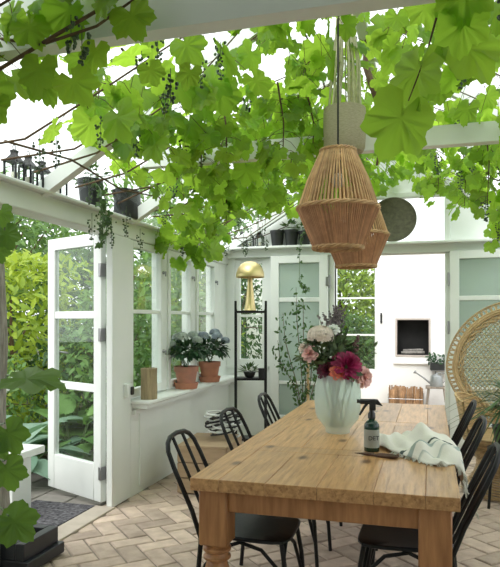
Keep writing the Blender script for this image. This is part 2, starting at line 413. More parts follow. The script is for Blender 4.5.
b = MB(); b.bbox((XL-.14, 2.93, -.02), (XL+.02, 4.2, .012), .004); struct(b.build('trim_3', M['sill_stone']))
def casement(n, x, y0, y1, z0, z1, zm, axis='x', handle=True):
    t = thing('window_%d' % n, '', ''); del t['label']; del t['category']; struct(t)
    f = MB(); s = .055
    def bx(a0, a1, zz0, zz1, d0=-.03, d1=.03):
        if axis == 'x': f.bbox((x+d0, a0, zz0), (x+d1, a1, zz1), .004)
        else: f.bbox((a0, x+d0, zz0), (a1, x+d1, zz1), .004)
    bx(y0, y0+s, z0, z1); bx(y1-s, y1, z0, z1); bx(y0+s, y1-s, z1-s, z1); bx(y0+s, y1-s, z0, z0+s*1.3)
    for q in (zm if isinstance(zm, tuple) else (zm,)): bx(y0+s, y1-s, q-.016, q+.016, -.015, .015)
    wf = f.build('window_frame', M['paint'], t)
    gm = MB()
    if axis == 'x': gm.box((x-.004, y0+s-.01, z0+s), (x+.004, y1-s+.01, z1-s+.01))
    else: gm.box((y0+s-.01, x-.004, z0+s), (y1-s+.01, x+.004, z1-s+.01))
    gm.build('window_glass', M['glass'], t)
    if handle and axis == 'x':
        for z in (z1-.22, z0+.35):
            h = MB(); h.lathe([(.016,0),(.016,.012),(.008,.016),(.008,.03)], 10, mtx=Matrix.Translation((x+.03, y1-.025, z)) @ Matrix.Rotation(R(90),4,'Y'))
            h.bbox((x+.05, y1-.033, z-.035), (x+.062, y1-.017, z+.012), .003); h.build('window_catch', M['grey_metal'], wf)
    return t
casement(1, XL-.035, 4.5, 5.155, .79, 2.065, 1.49); casement(2, XL-.035, 5.255, 5.865, .79, 2.065, 1.49); casement(3, XL-.035, 5.975, 6.575, .79, 2.065, 1.49)
# gable wall at the back
w = MB()
w.box((XL-.02, YB, 0), (-1.03, YB+.1, .85)); w.bbox((XL-.02, YB-.02, .85), (-1.8, YB+.1, .89), .005)
w.box((XL-.02, YB, .85), (-2.215, YB+.1, 2.14)); w.box((-1.83, YB, .85), (-1.03, YB+.1, 2.14))
w.bbox((-1.09, YB-.03, 0), (-1.03, YB+.12, 2.14), .005); w.bbox((.155, YB-.03, 0), (.21, YB+.12, 2.14), .005)
w.box((.2, YB, 0), (1.5, YB+.1, 2.14))
w.box((XL-.02, YB, 2.14), (1.5, YB+.1, 2.26))
# gable panels each side of the transom, up to the rafters
def roofz(x): return 3.41-.6*abs(x+.42)
for x0, x1 in ((XL, -1.09), (.21, 1.46)):
    vs = [(x0, YB+.03, 2.26), (x1, YB+.03, 2.26), (x1, YB+.03, roofz(x1)-.05), (x0, YB+.03, roofz(x0)-.05)]
    w.add(vs+[(p[0], YB+.08, p[2]) for p in vs], [(0,1,2,3),(7,6,5,4),(0,4,5,1),(1,5,6,2),(2,6,7,3),(3,7,4,0)])
for x in (-1.06, .18): w.bbox((x-.03, YB-.01, 2.26), (x+.03, YB+.1, roofz(x)-.02), .005)
w.bbox((-1.03, YB, 2.76), (.155, YB+.1, 2.82), .005); w.bbox((-.45, YB, 2.82), (-.39, YB+.1, 3.36), .005)
vs = [(-1.05, 2.8), (.175, 2.8), (.175, 3.0), (-.42, 3.34), (-1.05, 2.98)]
w.add([(x, YB+.04, z) for x, z in vs]+[(x, YB+.08, z) for x, z in vs], [(0,1,2,3,4),(9,8,7,6,5)]+[(i,(i+1)%5+0,(i+1)%5+5,i+5) for i in range(5)])
struct(w.build('wall_back', M['paint']))
b = MB(); b.bbox((XL, YB-.16, 2.235), (-1.03, YB+.02, 2.262), .005); b.bbox((-1.03, YB-.16, 2.235), (1.5, YB+.02, 2.262), .005); b.box((XL, YB-.05, 2.15), (1.5, YB, 2.235))
struct(b.build('trim_4', M['paint']))
casement(4, YB+.05, -2.215, -1.83, .89, 2.14, 1.47, 'y')
t = thing('window_5', '', ''); del t['label']; del t['category']; struct(t)    # transom and gable glazing
gm = MB(); gm.box((-1.03, YB+.045, 2.26), (.155, YB+.055, 2.77))
gm.build('window_glass', M['glass'], t)
# the wall opposite the windows and the roof
w = MB(); w.box((1.5, -1.6, 0), (1.62, YB+.1, .8)); w.bbox((1.46, -1.6, 2.07), (1.64, YB+.1, 2.22), .006)
for y in (-1.5, 0, 1.5, 3, 4.5, 5.9, 6.9): w.bbox((1.5, y, .8), (1.62, y+.12, 2.07))
struct(w.build('wall_right', M['paint']))
w = MB(); w.box((-6, -1.75, 0), (5, -1.6, 4.6)); struct(w.build('wall_unseen', M['paint']))  # unseen wall behind the camera, added to cut light on front faces
ce = thing('ceiling', '', ''); del ce['label']; del ce['category']; struct(ce)
def rafter(y):
    r = MB(); th = .10
    for sgn in (-1, 1):
        xe = -.42+sgn*1.98
        vs = []
        for yy in (y-.033, y+.033):
            vs += [(-.42, yy, 3.41), (xe, yy, 3.41-.6*1.98), (xe, yy, 3.41-.6*1.98-th), (-.42, yy, 3.41-th)]
        r.add(vs, [(0,1,2,3),(7,6,5,4),(0,4,5,1),(1,5,6,2),(2,6,7,3),(3,7,4,0)])
    r.build('rafter', M['paint'], ce)
ys = [3.34+1.18*k for k in range(-4, 4)]
for y in ys: rafter(y)
r = MB(); r.bbox((-.46, -1.6, 3.29), (-.38, YB+.1, 3.43), .006); r.build('ridge_beam', M['paint'], ce)
for a, bq in zip(ys[:-1], ys[1:]):
    for sgn in (-1, 1):
        gm = MB(); xe = -.42+sgn*2.05; z1 = 3.425-.6*2.05
        gm.add([(-.42, a, 3.425), (xe, a, z1), (xe, bq, z1), (-.42, bq, 3.425)], [(0,1,2,3)]); gm.build('roof_pane', M['glass_roof'], ce)
def tie_beam(n, y, z0, h, th):
    ze = lambda z: (3.31-z)/.6-.01
    out = [(-.42-ze(z0), z0), (-.42+ze(z0), z0), (-.42+ze(h), h), (-.42-ze(h), h)]
    b = MB(); b.add([(x, y, z) for x, z in out]+[(x, y+th, z) for x, z in out], [(0,1,2,3),(7,6,5,4),(0,4,5,1),(1,5,6,2),(2,6,7,3),(3,7,4,0)])
    struct(b.build('trim_%d' % n, M['paint']))
tie_beam(5, 2.0, 2.44, 2.80, .08); tie_beam(6, 3.78, 2.44, 2.555, .07)
# opaque roof out of view, added to shade the near beam and table
for sgn in (-1, 1):
    gm = MB(); xe = -.42+sgn*2.05; z1 = 3.46-.6*2.05
    vs = [(-.42, -1.6, 3.46), (xe, -1.6, z1), (xe, 1.72, z1), (-.42, 1.72, 3.46)]
    gm.add(vs+[(p[0], p[1], p[2]+.06) for p in vs], [(0,1,2,3),(7,6,5,4),(0,4,5,1),(1,5,6,2),(2,6,7,3),(3,7,4,0)]); gm.build('shade_roof', M['paint'], ce)

# glazed double doors
def door(n, w, h, t, panes, loc, rz, handle_side, gm, sgn=1):
    """leaf runs along local +x from its hinge edge; face looks along -y"""
    d = thing('door_%d' % n, '', '', loc, rz); del d['label']; del d['category']; struct(d)
    s = .095; z0 = panes[0][0]; f = MB()
    f.bbox((0, 0, 0), (s, t, h), .004); f.bbox((w-s, 0, 0), (w, t, h), .004)
    f.bbox((s, 0, 0), (w-s, t, z0), .004); f.bbox((s, 0, panes[-1][1]), (w-s, t, h), .004)
    for (a, b2) in zip(panes[:-1], panes[1:]): f.bbox((s, .008, a[1]), (w-s, t-.008, b2[0]), .004)
    f.bbox((s+.04, -.004, .07), (w-s-.04, .0, z0-.06), .002)
    df = f.build('door_frame', M['paint'], d)
    for a in panes:
        q = MB(); q.box((s, t*.45, a[0]), (w-s, t*.55, a[1])); q.build('glass_pane', gm, d)
    hh = MB(); x = w-s/2
    hh.bbox((x-.018, -.008, h*.49), (x+.018, 0, h*.49+.16), .003); hh.tube([(x, -.008, h*.49+.11), (x, -.045, h*.49+.11), (x-.09, -.05, h*.49+.105)], .008, 8)
    hh.build('door_handle', M['grey_metal'], df)
    for z in (.22, h*.62, h*.86):
        q = MB(); q.bbox((-.012, t*.2, z-.05), (.02, t+.012, z+.05), .003); q.tube([(-.012, -.004, z-.07), (-.012, -.004, z+.07)], .011, 8); q.build('hinge', M['grey_metal'], df)
    return d
ang = math.atan2(4.576-4.27, -3.13+2.45)
# face must look towards the room: mirror by building from free edge to the hinge
door(1, .735, 2.06, .05, ((.28, .83), (.89, 1.40), (1.46, 1.965)), (-2.385, 4.26, .03), ang, 1, M['glass'])
door(2, .655, 2.13, .045, ((.32, .67), (.71, 1.605), (1.655, 2.045)), (-1.095, YB-.065, .02), PI, 1, M['glass_pale'])
door(3, .655, 2.13, .045, ((.32, .67), (.71, 1.605), (1.655, 2.045)), (.20, YB-.10, .02), R(-4), 1, M['glass_pale'])

# patio outside the gable doors
PY = 10.8
w = MB()
w.box((-.86, PY, 0), (-.535, PY+.3, 2.72)); w.box((-.02, PY, 0), (2.6, PY+.3, 2.72)); w.box((-.535, PY, 0), (-.02, PY+.3, .83)); w.box((-.535, PY, 1.42), (-.02, PY+.3, 2.72))
w.box((-3.2, PY, 0), (-1.62, PY+.3, 2.72)); w.box((-1.62, PY, 0), (-.86, PY+.3, .5)); w.box((-1.62, PY, 2.5), (-.86, PY+.3, 2.72))
w.bbox((-.60, PY-.05, .68), (-.02, PY, .705), .004)
struct(w.build('wall_patio', M['plaster']))
casement(6, PY+.1, -1.62, -.86, .5, 2.5, (1.16, 1.80), 'y')
fp = thing('fireplace', 'dark open fireplace set in the bright white patio wall', 'fireplace', (-.277, PY, 0))
q = MB(); x0, x1, z0, z1 = -.258, .257, .83, 1.42
q.box((x0, .28, z0), (x1, .3, z1)); q.box((x0, 0, z0), (x0+.004, .29, z1)); q.box((x1-.004, 0, z0), (x1, .29, z1)); q.box((x0, 0, z0), (x1, .29, z0+.004)); q.box((x0, 0, z1-.004), (x1, .29, z1))
q.build('firebox', M['soot'], fp)
q = MB()
for a, b2 in (((x0-.03, -.012, z0-.03), (x0, .01, z1+.03)), ((x1, -.012, z0-.03), (x1+.03, .01, z1+.03)), ((x0, -.012, z1), (x1, .01, z1+.03)), ((x0, -.012, z0-.03), (x1, .01, z0))): q.bbox(a, b2, .003)
q.build('frame', M['steel_frame'], fp)
for k in range(5):
    lg = MB(); y = .08+.03*k; z = z0+.03+(.035 if k > 2 else 0); lg.tube([(-.17+rnd(-.03,.03), y, z), (.16+rnd(-.05,.03), y+rnd(-.03,.05), z+.012)], .024, 7)
    tag(lg.build('firewood_log', M['ash'], None, (-.277, PY, 0)), 'ash grey log in the patio fireplace', 'log', 'burnt logs in the fireplace')
sh = MB(); sh.bbox((-.35, -.05, 0), (.35, 0, .02))

# ================================================================== THE DINING TABLE
TX0, TX1, TY0, TY1, TZ = -.965, .109, 2.42, 5.04, .76
tb = thing('dining_table', 'long honey pine dining table with thick turned legs on the brick floor', 'table', (0,0,0))
q = MB(); e = .0004
def board(x0, y0, x1, y1): q.tint = random.random(); q.bbox((x0+e, y0+e, .708), (x1-e, y1-e, TZ+rnd(-.0006,.0002)), .0018)
board(TX0, TY0, TX0+.125, TY1); board(TX1-.125, TY0, TX1, TY1)
ycuts = [(TY0, 3.03), (3.03, 3.16), (3.16, 3.98), (3.98, 4.11), (4.11, TY1)]
for k, (a, b2) in enumerate(ycuts):
    if k in (1, 3): board(TX0+.125, a, TX1-.125, b2)
    else:
        xs = [TX0+.125, TX0+.125+.2, TX0+.125+.41, TX0+.125+.63, TX1-.125]
        for p, o in zip(xs[:-1], xs[1:]): board(p, a, o, b2)
q.build('tabletop', M['table'], tb)
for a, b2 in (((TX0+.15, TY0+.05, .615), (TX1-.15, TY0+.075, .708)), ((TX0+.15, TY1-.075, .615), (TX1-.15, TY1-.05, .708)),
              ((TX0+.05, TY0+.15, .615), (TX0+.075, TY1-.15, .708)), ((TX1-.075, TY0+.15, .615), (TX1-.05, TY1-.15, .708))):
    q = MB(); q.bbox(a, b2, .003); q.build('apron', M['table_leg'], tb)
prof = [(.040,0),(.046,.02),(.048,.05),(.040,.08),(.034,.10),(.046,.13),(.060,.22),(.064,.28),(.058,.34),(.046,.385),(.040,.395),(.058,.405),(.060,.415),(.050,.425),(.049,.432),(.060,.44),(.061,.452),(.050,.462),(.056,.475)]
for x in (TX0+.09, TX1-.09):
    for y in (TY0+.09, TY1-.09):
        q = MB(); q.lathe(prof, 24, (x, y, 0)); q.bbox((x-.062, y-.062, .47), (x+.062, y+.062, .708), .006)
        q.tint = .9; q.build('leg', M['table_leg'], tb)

# ================================================================== CHAIRS
def make_chair(label):
    t = thing('dining_chair', label, 'chair', (0,0,0), 0, 'black metal chairs around the table')
    def spine(y, z): # recline of the back
        return (-.195 - max(0, z-.45)*.47, y, z)
    q = MB(); P = []
    for z in (0, .2, .43, .55, .66, .74): P.append(spine(-.185+.008*z, z) if z > .43 else (-.235+.09*z, -.19, z))
    for k in range(1, 8):
        a = PI*(1-k/8.0); P.append(spine(.178*math.copysign(abs(math.cos(a))**.72, math.cos(a)), .75+.118*math.sin(a)**.72))
    for z in (.74, .66, .55, .43, .2, 0): P.append(spine(.185-.008*z, z) if z > .43 else (-.235+.09*z, .19, z))
    q.tube(P, .0115, 8); q.build('back_frame', M['black_metal'], t)
    for y in (-.062, .062):
        q = MB(); q.tube([spine(y, .44), spine(y, .65), spine(y, .862)], .0085, 8); q.build('back_bar', M['black_metal'], t)
    q = MB(); Pq = []
    out = []
    for k in range(32):
        a = 2*PI*k/32; cx, sy = math.cos(a), math.sin(a); n_ = 5
        rr = (abs(cx)**n_+abs(sy)**n_)**(-1/n_); out.append((rr*cx*.205, rr*sy*(.185+.015*cx)))
    vs = []
    for ins, z in ((.97, .432), (1, .436), (1, .446), (.97, .451), (.6, .447)): vs += [(x*ins, y*ins, z) for x, y in out]
    q.add(vs, [(l*32+k, l*32+(k+1)%32, l*32+32+(k+1)%32, l*32+32+k) for l in range(4) for k in range(32)]+[tuple(range(31,-1,-1)), tuple(range(128,160))])
    q.build('seat', M['seat_black'], t)
    for s in (-1, 1):
        q = MB(); q.tube([(.17, s*.165, .432), (.195, s*.18, .28), (.215, s*.19, 0)], .011, 8); q.build('front_leg', M['black_metal'], t)
        q = MB(); q.tube([(.2, s*.182, .17), (.16, s*.178, .32), (.08, s*.172, .40), (-.02, s*.17, .425), (-.11, s*.172, .39), (-.18, s*.178, .31), (-.21, s*.185, .18)], .009, 8); q.build('side_hoop', M['black_metal'], t)
    q = MB(); q.tube([(.2, -.182, .17), (.17, -.13, .34), (.16, 0, .42), (.17, .13, .34), (.2, .182, .17)], .009, 8); q.build('front_hoop', M['black_metal'], t)
    return t
chairs = [(-.80, 2.82, 0, 'black metal chair on the window side at the near end of the table'),
          (-.81, 3.62, 0, 'black metal chair on the window side, middle one of its row'),
          (-.81, 4.46, 0, 'black metal chair on the window side at the far end of the table'),
          (-.105, 2.90, PI, 'black metal chair below the towel, closest to the camera of its row'),
          (-.10, 3.70, PI, 'black metal chair on the peacock chair side, middle one of its row'),
          (-.10, 4.45, PI, 'black metal chair closest to the wicker peacock chair and potted palm')]
proto = make_chair(chairs[0][3]); bpy.context.view_layer.update()
for i, (x, y, rz, lab) in enumerate(chairs):
    o = proto if i == 0 else copy_tree(proto)
    o.location = (x, y, .001); o.rotation_euler = (0,0,rz+R((1,-2,2,-1,1,-1)[i])); o['label'] = lab

# ================================================================== ON THE TABLE
VX, VY = -.52, 3.64
vs_ = thing('vase', 'large frosted pale glass vase holding the mixed bouquet on the table', 'vase', (VX, VY, TZ))
q = MB()
q.lathe([(.066,0),(.070,.006),(.072,.025),(.095,.055),(.120,.085),(.131,.12),(.136,.18),(.135,.24),(.128,.29),(.120,.325),(.118,.34),(.114,.34),(.115,.325),(.123,.289),(.130,.24),(.131,.18),(.126,.122),(.115,.089),(.088,.06),(.06,.035),(.001,.03)], 44, capt=False)
q.build('vessel', M['vase'], vs_, angle=60)
RIGHT = V((.9603, .2788, 0)); FWD = V((-.2788, .9603, 0))
def fpos(dx, z, dy=0): return V((VX, VY, 0)) + RIGHT*dx + FWD*dy + V((0,0,z))
def stem_to(p, t, name='stem'):
    b0 = V((VX, VY, TZ+.03)) + V((rnd(-.05,.05), rnd(-.05,.05), 0)); neck = V((VX, VY, TZ+.335)) + (p-V((VX,VY,p.z)))*min(1, .095/max(.095, (p-V((VX,VY,p.z))).length))
    q = MB(); q.tube([b0, neck, neck.lerp(p, .5)+V((0,0,.012)), p], .0035, 6); q.build(name, M['stem'], t)
def petals(q, c, axis, rad, layers, per, cup=.6, wide=.55):
    """rings of curved petals, innermost upright, outermost spread"""
    mt = axis.to_track_quat('Z','Y').to_matrix()
    for l in range(layers):
        f = (l+1)/layers; el = R(80 - 75*f); Lp = rad*(.45+.55*f); n = max(5, int(per*(.5+.5*f)))
        for k in range(n):
            a = 2*PI*(k+.5*(l % 2))/n + rnd(-.12,.12); q.tint = rnd(0,1); rows = []
            for i in range(4):
                t = i/3; e2 = el - cup*t*R(35) + (t*t)*R(30)*(1-f); ww = Lp*wide*math.sin(PI*(.12+.70*t))*(.9 if t < 1 else .8)
                r0 = Lp*t*math.cos(e2)+rad*.05; z0 = Lp*t*math.sin(e2)*.85 + rad*.12*(1-f)
                row = []
                for s in (-1, 0, 1):
                    p = V((r0, s*ww*.5, z0 + (abs(s)*ww*.12))); p.rotate(Euler((0,0,a))); row.append(c + mt @ p)
                rows.append(row)
            q.grid(rows)
def flower(name, label, cat, dx, z, dy, rad, m, layers, per, axis=None, wide=.55):
    rad *= 1.2
    t = thing(name, label, cat, (0,0,0)); p = fpos(dx, z, dy)
    ax = axis or ((p - V((VX, VY, TZ+.30))).normalized() - FWD*.6).normalized()
    q = MB(); petals(q, p - ax*rad*.25, ax, rad, layers, per, wide=wide); q.build('petals', m, t)
    stem_to(p - ax*rad*.25, t); return t
flower('dahlia', 'big magenta dahlia at the front of the bouquet', 'flower', .048, 1.170, -.10, .080, M['petal_magenta'], 6, 17, wide=.42)
flower('dahlia', 'dark burgundy dahlia low beside the coral rose', 'flower', -.070, 1.138, -.07, .062, M['petal_dark'], 5, 15, wide=.42)
flower('rose', 'coral orange rose just above the vase rim', 'flower', -.010, 1.128, -.11, .048, M['petal_orange'], 5, 9, wide=.8)
flower('rose', 'pale pink rose hanging over the bottle side of the vase', 'flower', .155, 1.095, -.05, .056, M['petal_pink'], 5, 9, axis=V((.75,-.5,.25)).normalized(), wide=.8)
flower('rose', 'blush pink rose out on the window side of the bouquet', 'flower', -.175, 1.232, -.04, .046, M['petal_pink'], 5, 9, wide=.8)
flower('rose', 'white rose high beside the dusky plume', 'flower', -.030, 1.375, -.02, .036, M['petal_white'], 4, 8, wide=.8)
flower('rose', 'small pale rose under the cream hydrangea', 'flower', -.205, 1.265, .0, .032, M['petal_cream'], 4, 8, wide=.8)
def mophead(q, c, r, n, petal=.014, sz=.8):
    for i in range(n):
        d = rdir(); d.z = d.z if d.z > -.3 else -d.z
        p = V(c) + V((d.x*r, d.y*r, d.z*r*sz)); q.tint = rnd(0,1)
        u = d.orthogonal().normalized(); w_ = d.cross(u)
        for k in range(4):
            a = PI/2*k + rnd(-.2,.2); e1 = u*math.cos(a)+w_*math.sin(a); e2 = w_*math.cos(a)-u*math.sin(a)
            q.add([p, p+e1*petal*.6+e2*petal*.45+d*.002, p+e1*petal*1.1, p+e1*petal*.6-e2*petal*.45+d*.002], [(0,1,2,3)])
t = thing('hydrangea_bloom', 'cream hydrangea head on the window side of the bouquet', 'flower'); p = fpos(-.105, 1.325, -.03)
q = MB(); mophead(q, p, .076, 220, .019); q.build('petals', M['petal_cream'], t); stem_to(p, t)
t = thing('astilbe_plume', 'dusky grey purple plume rising from the top of the bouquet', 'flower'); p = fpos(-.015, 1.40, .03)
q = MB()
for i in range(15):
    d = V((0,0,1))*.8 + RIGHT*rnd(-.75,.6) + FWD*rnd(-.4,.4); e0 = p + V((0,0,rnd(-.10,.0)))
    for k in range(34):
        s = k/34; c_ = e0 + d.normalized()*s*.13 + rdir()*.014*(1.2-s); q.tint = rnd(0,1); q.ball(c_, .0092*(1.15-s*.6), 5, 3)
q.build('petals', M['petal_grey'], t); stem_to(p, t)
t = thing('astilbe_plume', 'short brownish plume over the magenta dahlia', 'flower'); p = fpos(.095, 1.27, .02)
q = MB()
for k in range(60):
    s = k/60; q.tint = rnd(0,1); q.ball(p + V((0,0,-.05+s*.11)) + RIGHT*s*.03 + rdir()*.024*(1.1-s), .008, 5, 3)
q.build('petals', mat('petal_brown', (.16,.09,.08), (.10,.06,.055), .8, 20, tint=.3), t); stem_to(p, t)
def twig(label, ends, berry=False, leafm='dusk_leaf', n=9, ls=.035):
    t = thing('foliage_sprig', label, 'sprig'); p = fpos(*ends); neck = V((VX, VY, TZ+.335)); neck += (V((p.x,p.y,neck.z))-neck)*.25
    q = MB(); mid = neck.lerp(p, .5)+V((0,0,.03)); q.tube([V((VX+rnd(-.04,.04), VY+rnd(-.04,.04), TZ+.04)), neck, mid, p], [.003,.003,.0025,.0015], 6); q.build('stem', M['stem'], t)
    if berry:
        for k in range(7):
            s = k/7; q = MB(); c_ = mid.lerp(p, s+.1)+rdir()*.008; q.ball(c_, .008, 7, 5, 1.2); q.build('bud', M['petal_grey'], t)
    else:
        lv = Leaves(OVAL)
        n = int(n*1.6)
        for k in range(n):
            c_ = neck.lerp(mid, k/n*2) if k < n/2 else mid.lerp(p, k/n*2-1)
            lv.add(c_+rdir()*.025, rdir()+(p-neck).normalized()*.7, rdir()+V((0,-.6,.6)), ls*rnd(.9,1.7))
        lv.build('foliage', M[leafm], t)
twig('budded twig leaning to the windows above the bouquet', (-.115, 1.455, .0), True)
twig('dark budded twig next to the white rose', (-.07, 1.445, .04), True)
twig('leafy sprig with dark tips reaching towards the fireplace', (.225, 1.245, .02), False, n=14)
twig('leafy sprig drooping over the window side rim of the vase', (-.215, 1.20, -.02), False, n=22)
twig('leafy sprig behind the cream hydrangea', (-.15, 1.31, .06), False, n=26, ls=.045)
twig('upright leafy sprig behind the magenta dahlia', (.03, 1.30, .05), False, n=30, ls=.05)
twig('leafy sprig in the middle of the bouquet', (-.03, 1.27, -.05), False, n=34, ls=.045)
twig('green sprig between the burgundy dahlia and blush rose', (-.11, 1.22, -.06), False, n=26, ls=.04)
twig('leafy sprig spreading behind the blush pink rose', (-.19, 1.27, .03), False, n=26, ls=.045)
twig('leafy sprig under the dusky plume', (.01, 1.33, .02), False, n=30, ls=.045)
twig('broad leaved sprig under the magenta dahlia', (.055, 1.10, -.11), False, 'ivy_leaf', 8, .06)
twig('leafy sprig behind the short brown plume', (.12, 1.24, .05), False, n=24, ls=.045)

bt = thing('spray_bottle', 'dark green spray bottle with a grey paper label on the table', 'bottle', (-.282, 3.17, TZ), R(8))
q = MB(); q.lathe([(.035,0),(.038,.004),(.038,.125),(.036,.138),(.026,.150),(.016,.156),(.016,.17)], 28); q.build('bottle_body', M['bottle'], bt)
q = MB(); q.lathe([(.0386,.022),(.0386,.112)], 28, capb=False, capt=False); pl_ = q.build('paper_label', M['label'], bt)
q = MB(); q.lathe([(.019,.165),(.019,.19),(.012,.2),(.012,.215)], 16)
q.bbox((-.012,-.012,.205), (.020,.012,.262), .004)
q.bbox((-.062,-.011,.236), (.030,.011,.262), .006)
q.add([(.028,-.010,.262),(.028,.010,.262),(.055,.007,.228),(.055,-.007,.228),(.02,-.010,.236),(.02,.010,.236)], [(0,1,2,3),(4,3,2,5),(0,3,4),(1,5,2)])
q.lathe([(.008,0),(.010,.004),(.010,.014)], 10, mtx=Matrix.Translation((-.060,0,.250)) @ Matrix.Rotation(R(-90),4,'Y'))
sh_ = q.build('spray_head', M['plastic'], bt)
q = MB(); q.tube([(-.022,0,.238),(-.036,0,.222),(-.050,0,.198),(-.060,0,.18)], [.007,.007,.006,.005], 8); q.build('trigger', M['plastic'], sh_)
def text(body, size, loc, parent, m, wrap_r):
    cu = bpy.data.curves.new('label_text', 'FONT'); cu.body = body; cu.size = size; cu.align_x = 'CENTER'; cu.extrude = .0004; cu.materials.append(m)
    tmp = bpy.data.objects.new('label_text', cu); C.objects.link(tmp); bpy.context.view_layer.update()
    me = bpy.data.meshes.new_from_object(tmp.evaluated_get(bpy.context.evaluated_depsgraph_get())); bpy.data.objects.remove(tmp)
    o = bpy.data.objects.new('label_text', me); C.objects.link(o); o.parent = parent; o.location = loc
    o.rotation_euler = (R(90), 0, R(10)); return o
text('DET', .030, (.008, -.0405, .062), pl_, M['ink'], .04)
sc_ = thing('garden_snips', 'dark brown garden snips lying in front of the spray bottle', 'snips', (-.27, 3.05, TZ+.008), R(-6))
for s, nm in ((1,'handle'), (-1,'handle')):
    q = MB(); q.tube([(.0,0,0),(.04,s*.014,0),(.09,s*.017,0),(.125,s*.010,.0)], [.004,.008,.008,.005], 8); q.build(nm, M['brown'], sc_)
q = MB(); q.tube([(.01,0,.001),(-.03,.004,.001),(-.085,.0,.001)], [.007,.008,.001], 6); q.build('blade', M['brown'], sc_)
# towel: crumpled linen partly hanging over the table edge
tw = thing('kitchen_towel', 'white fringed linen towel with dark stripes crumpled over the table edge', 'towel', (0,0,0))
q = MB(); rows = []; nu, nv = 46, 34
def towel_pt(u, v):
    # u along the cloth towards the table edge, v across it
    A, B = V((-.20, 3.46, 0)), V((.155, 3.06, 0)); wdt = .31+.10*math.sin(u*2.2)
    ax = (B-A); n = V((-ax.y, ax.x, 0)).normalized()*-1
    p = A + ax*u*1.06 + n*(-(v-.5)*wdt)*(1 if u > .1 else 1)
    p.y += .05*math.sin(u*5+1)*v
    h = .012 + .040*max(0, math.sin(v*9.5+u*4.2))*math.sin(PI*min(1, u*1.3+.05))**.6 + .024*max(0, math.sin(u*13-v*5)) + .012*math.sin(v*21+u*7) + .008*math.sin(u*27+v*9) + .045*math.exp(-((u-.35)/.25)**2-((v-.55)/.3)**2) + .035*math.exp(-((u-.72)/.10)**2)
    edge = min(u, v, 1-v)*8; h = max(.004, h*min(1, .25+edge))
    z = TZ + h
    if p.x > TX1-.01:
        ov = p.x-(TX1-.01); p.x = TX1+.012+.012*math.sin(v*20)+ov*.35; z = TZ+h*max(0, 1-ov*9) - ov*1.15
    return V((p.x, p.y, z))
for i in range(nu):
    rows.append([towel_pt(i/(nu-1), j/(nv-1)) for j in range(nv)])
q.grid(rows)
for i in range(nu):
    for j in range(nv): q.t[i*nv+j] = i/(nu-1) + .02*math.sin(j*.6)
o = q.build('cloth', M['towel'], tw, angle=180); o.modifiers.new('thick', 'SOLIDIFY').thickness = .003
fr = MB()
for j in range(60):
    a = towel_pt(1, j/59); d = V((rnd(.005,.02), rnd(-.015,.015), -rnd(.03,.05))); fr.tube([a, a+d*.5+V((.006,0,0)), a+d], .0022, 4)
    if j % 2 == 0:
        a = towel_pt(.45+.5*j/59, 0); d = V((rnd(-.02,.01), -rnd(.015,.03), -a.z+TZ+.003)); fr.tube([a, a+d], .0018, 4)
fr.build('fringe', mat('towel_fringe', (.60,.61,.53), rough=.9), tw)

# ================================================================== PENDANT LAMPS
def make_lamp(label):
    t = thing('pendant_lamp', label, 'lamp', (0,0,0), 0, 'rattan pendant lamps over the table')
    H, zm, rt, rm, rb = .505, .205, .088, .207, .125
    q = MB()
    for k in range(64):
        a = 2*PI*k/64; a2 = a+rnd(-.03,.03); q.tint = rnd(0,1)
        q.tube([(rt*math.cos(a2), rt*math.sin(a2), H), ((rt+rm)/2*1.06*math.cos(a), (rt+rm)/2*1.06*math.sin(a), (H+zm)/2), (rm*math.cos(a), rm*math.sin(a), zm)], .0050, 5, False)
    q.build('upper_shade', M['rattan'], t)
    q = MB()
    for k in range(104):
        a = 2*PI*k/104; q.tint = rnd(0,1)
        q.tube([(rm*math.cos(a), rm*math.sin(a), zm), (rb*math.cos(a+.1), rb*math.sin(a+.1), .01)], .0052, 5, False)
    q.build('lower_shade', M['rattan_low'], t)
    for nm, z, r, w_ in (('top_ring', H, rt, .011), ('middle_ring', zm+.006, rm, .012), ('bottom_ring', .008, rb, .013)):
        q = MB()
        for k in range(3):
            P = [((r+.006*math.cos(i*.9+k*2.1))*math.cos(2*PI*i/60), (r+.006*math.cos(i*.9+k*2.1))*math.sin(2*PI*i/60), z+.007*math.sin(i*.9+k*2.1)) for i in range(61)]
            q.tint = rnd(0,1); q.tube(P, w_*.55, 5, False)
        q.build(nm, M['rattan'], t)
    q = MB(); q.lathe([(.02,0),(.022,.06),(.012,.075),(.004,.09)], 12, (0,0,.39)); sk = q.build('socket', M['plastic'], t)
    q = MB(); q.ball((0,0,.355), .035, 14, 9, 1.15); q.build('bulb', mat('bulb_glass', (.75,.74,.7), rough=.2) if 'bulb_glass' not in bpy.data.materials else bpy.data.materials['bulb_glass'], sk)
    q = MB(); q.box((-rt,-.004,H-.006),(rt,.004,H+.002)); q.tube([(0,0,.47),(0,0,3.30-1.785)], .005, 8); q.build('cord', M['cord'], t)
    return t
l1 = make_lamp('diamond shaped rattan pendant lamp hanging in front of the other one'); bpy.context.view_layer.update()
l2 = copy_tree(l1); l2['label'] = 'rattan pendant lamp partly hidden behind the first, beside the round tray'
l1.location = (-.456, 3.2, 1.785); l2.location = (-.465, 4.10, 1.765); l2.rotation_euler = (0,0,.4)
hp = thing('hanging_planter', 'jute wrapped hanging pot on pale frayed ropes above the lamps', 'planter', (-.475, 3.60, .055))
q = MB(); q.lathe([(.105,2.335),(.118,2.36),(.124,2.45),(.122,2.56),(.120,2.585),(.108,2.588),(.105,2.55)], 28, capt=False); 
q.lathe([(.104,2.55),(.001,2.552)], 28, capb=False, capt=False); q.build('pot_wrap', M['jute'], hp)
q = MB()
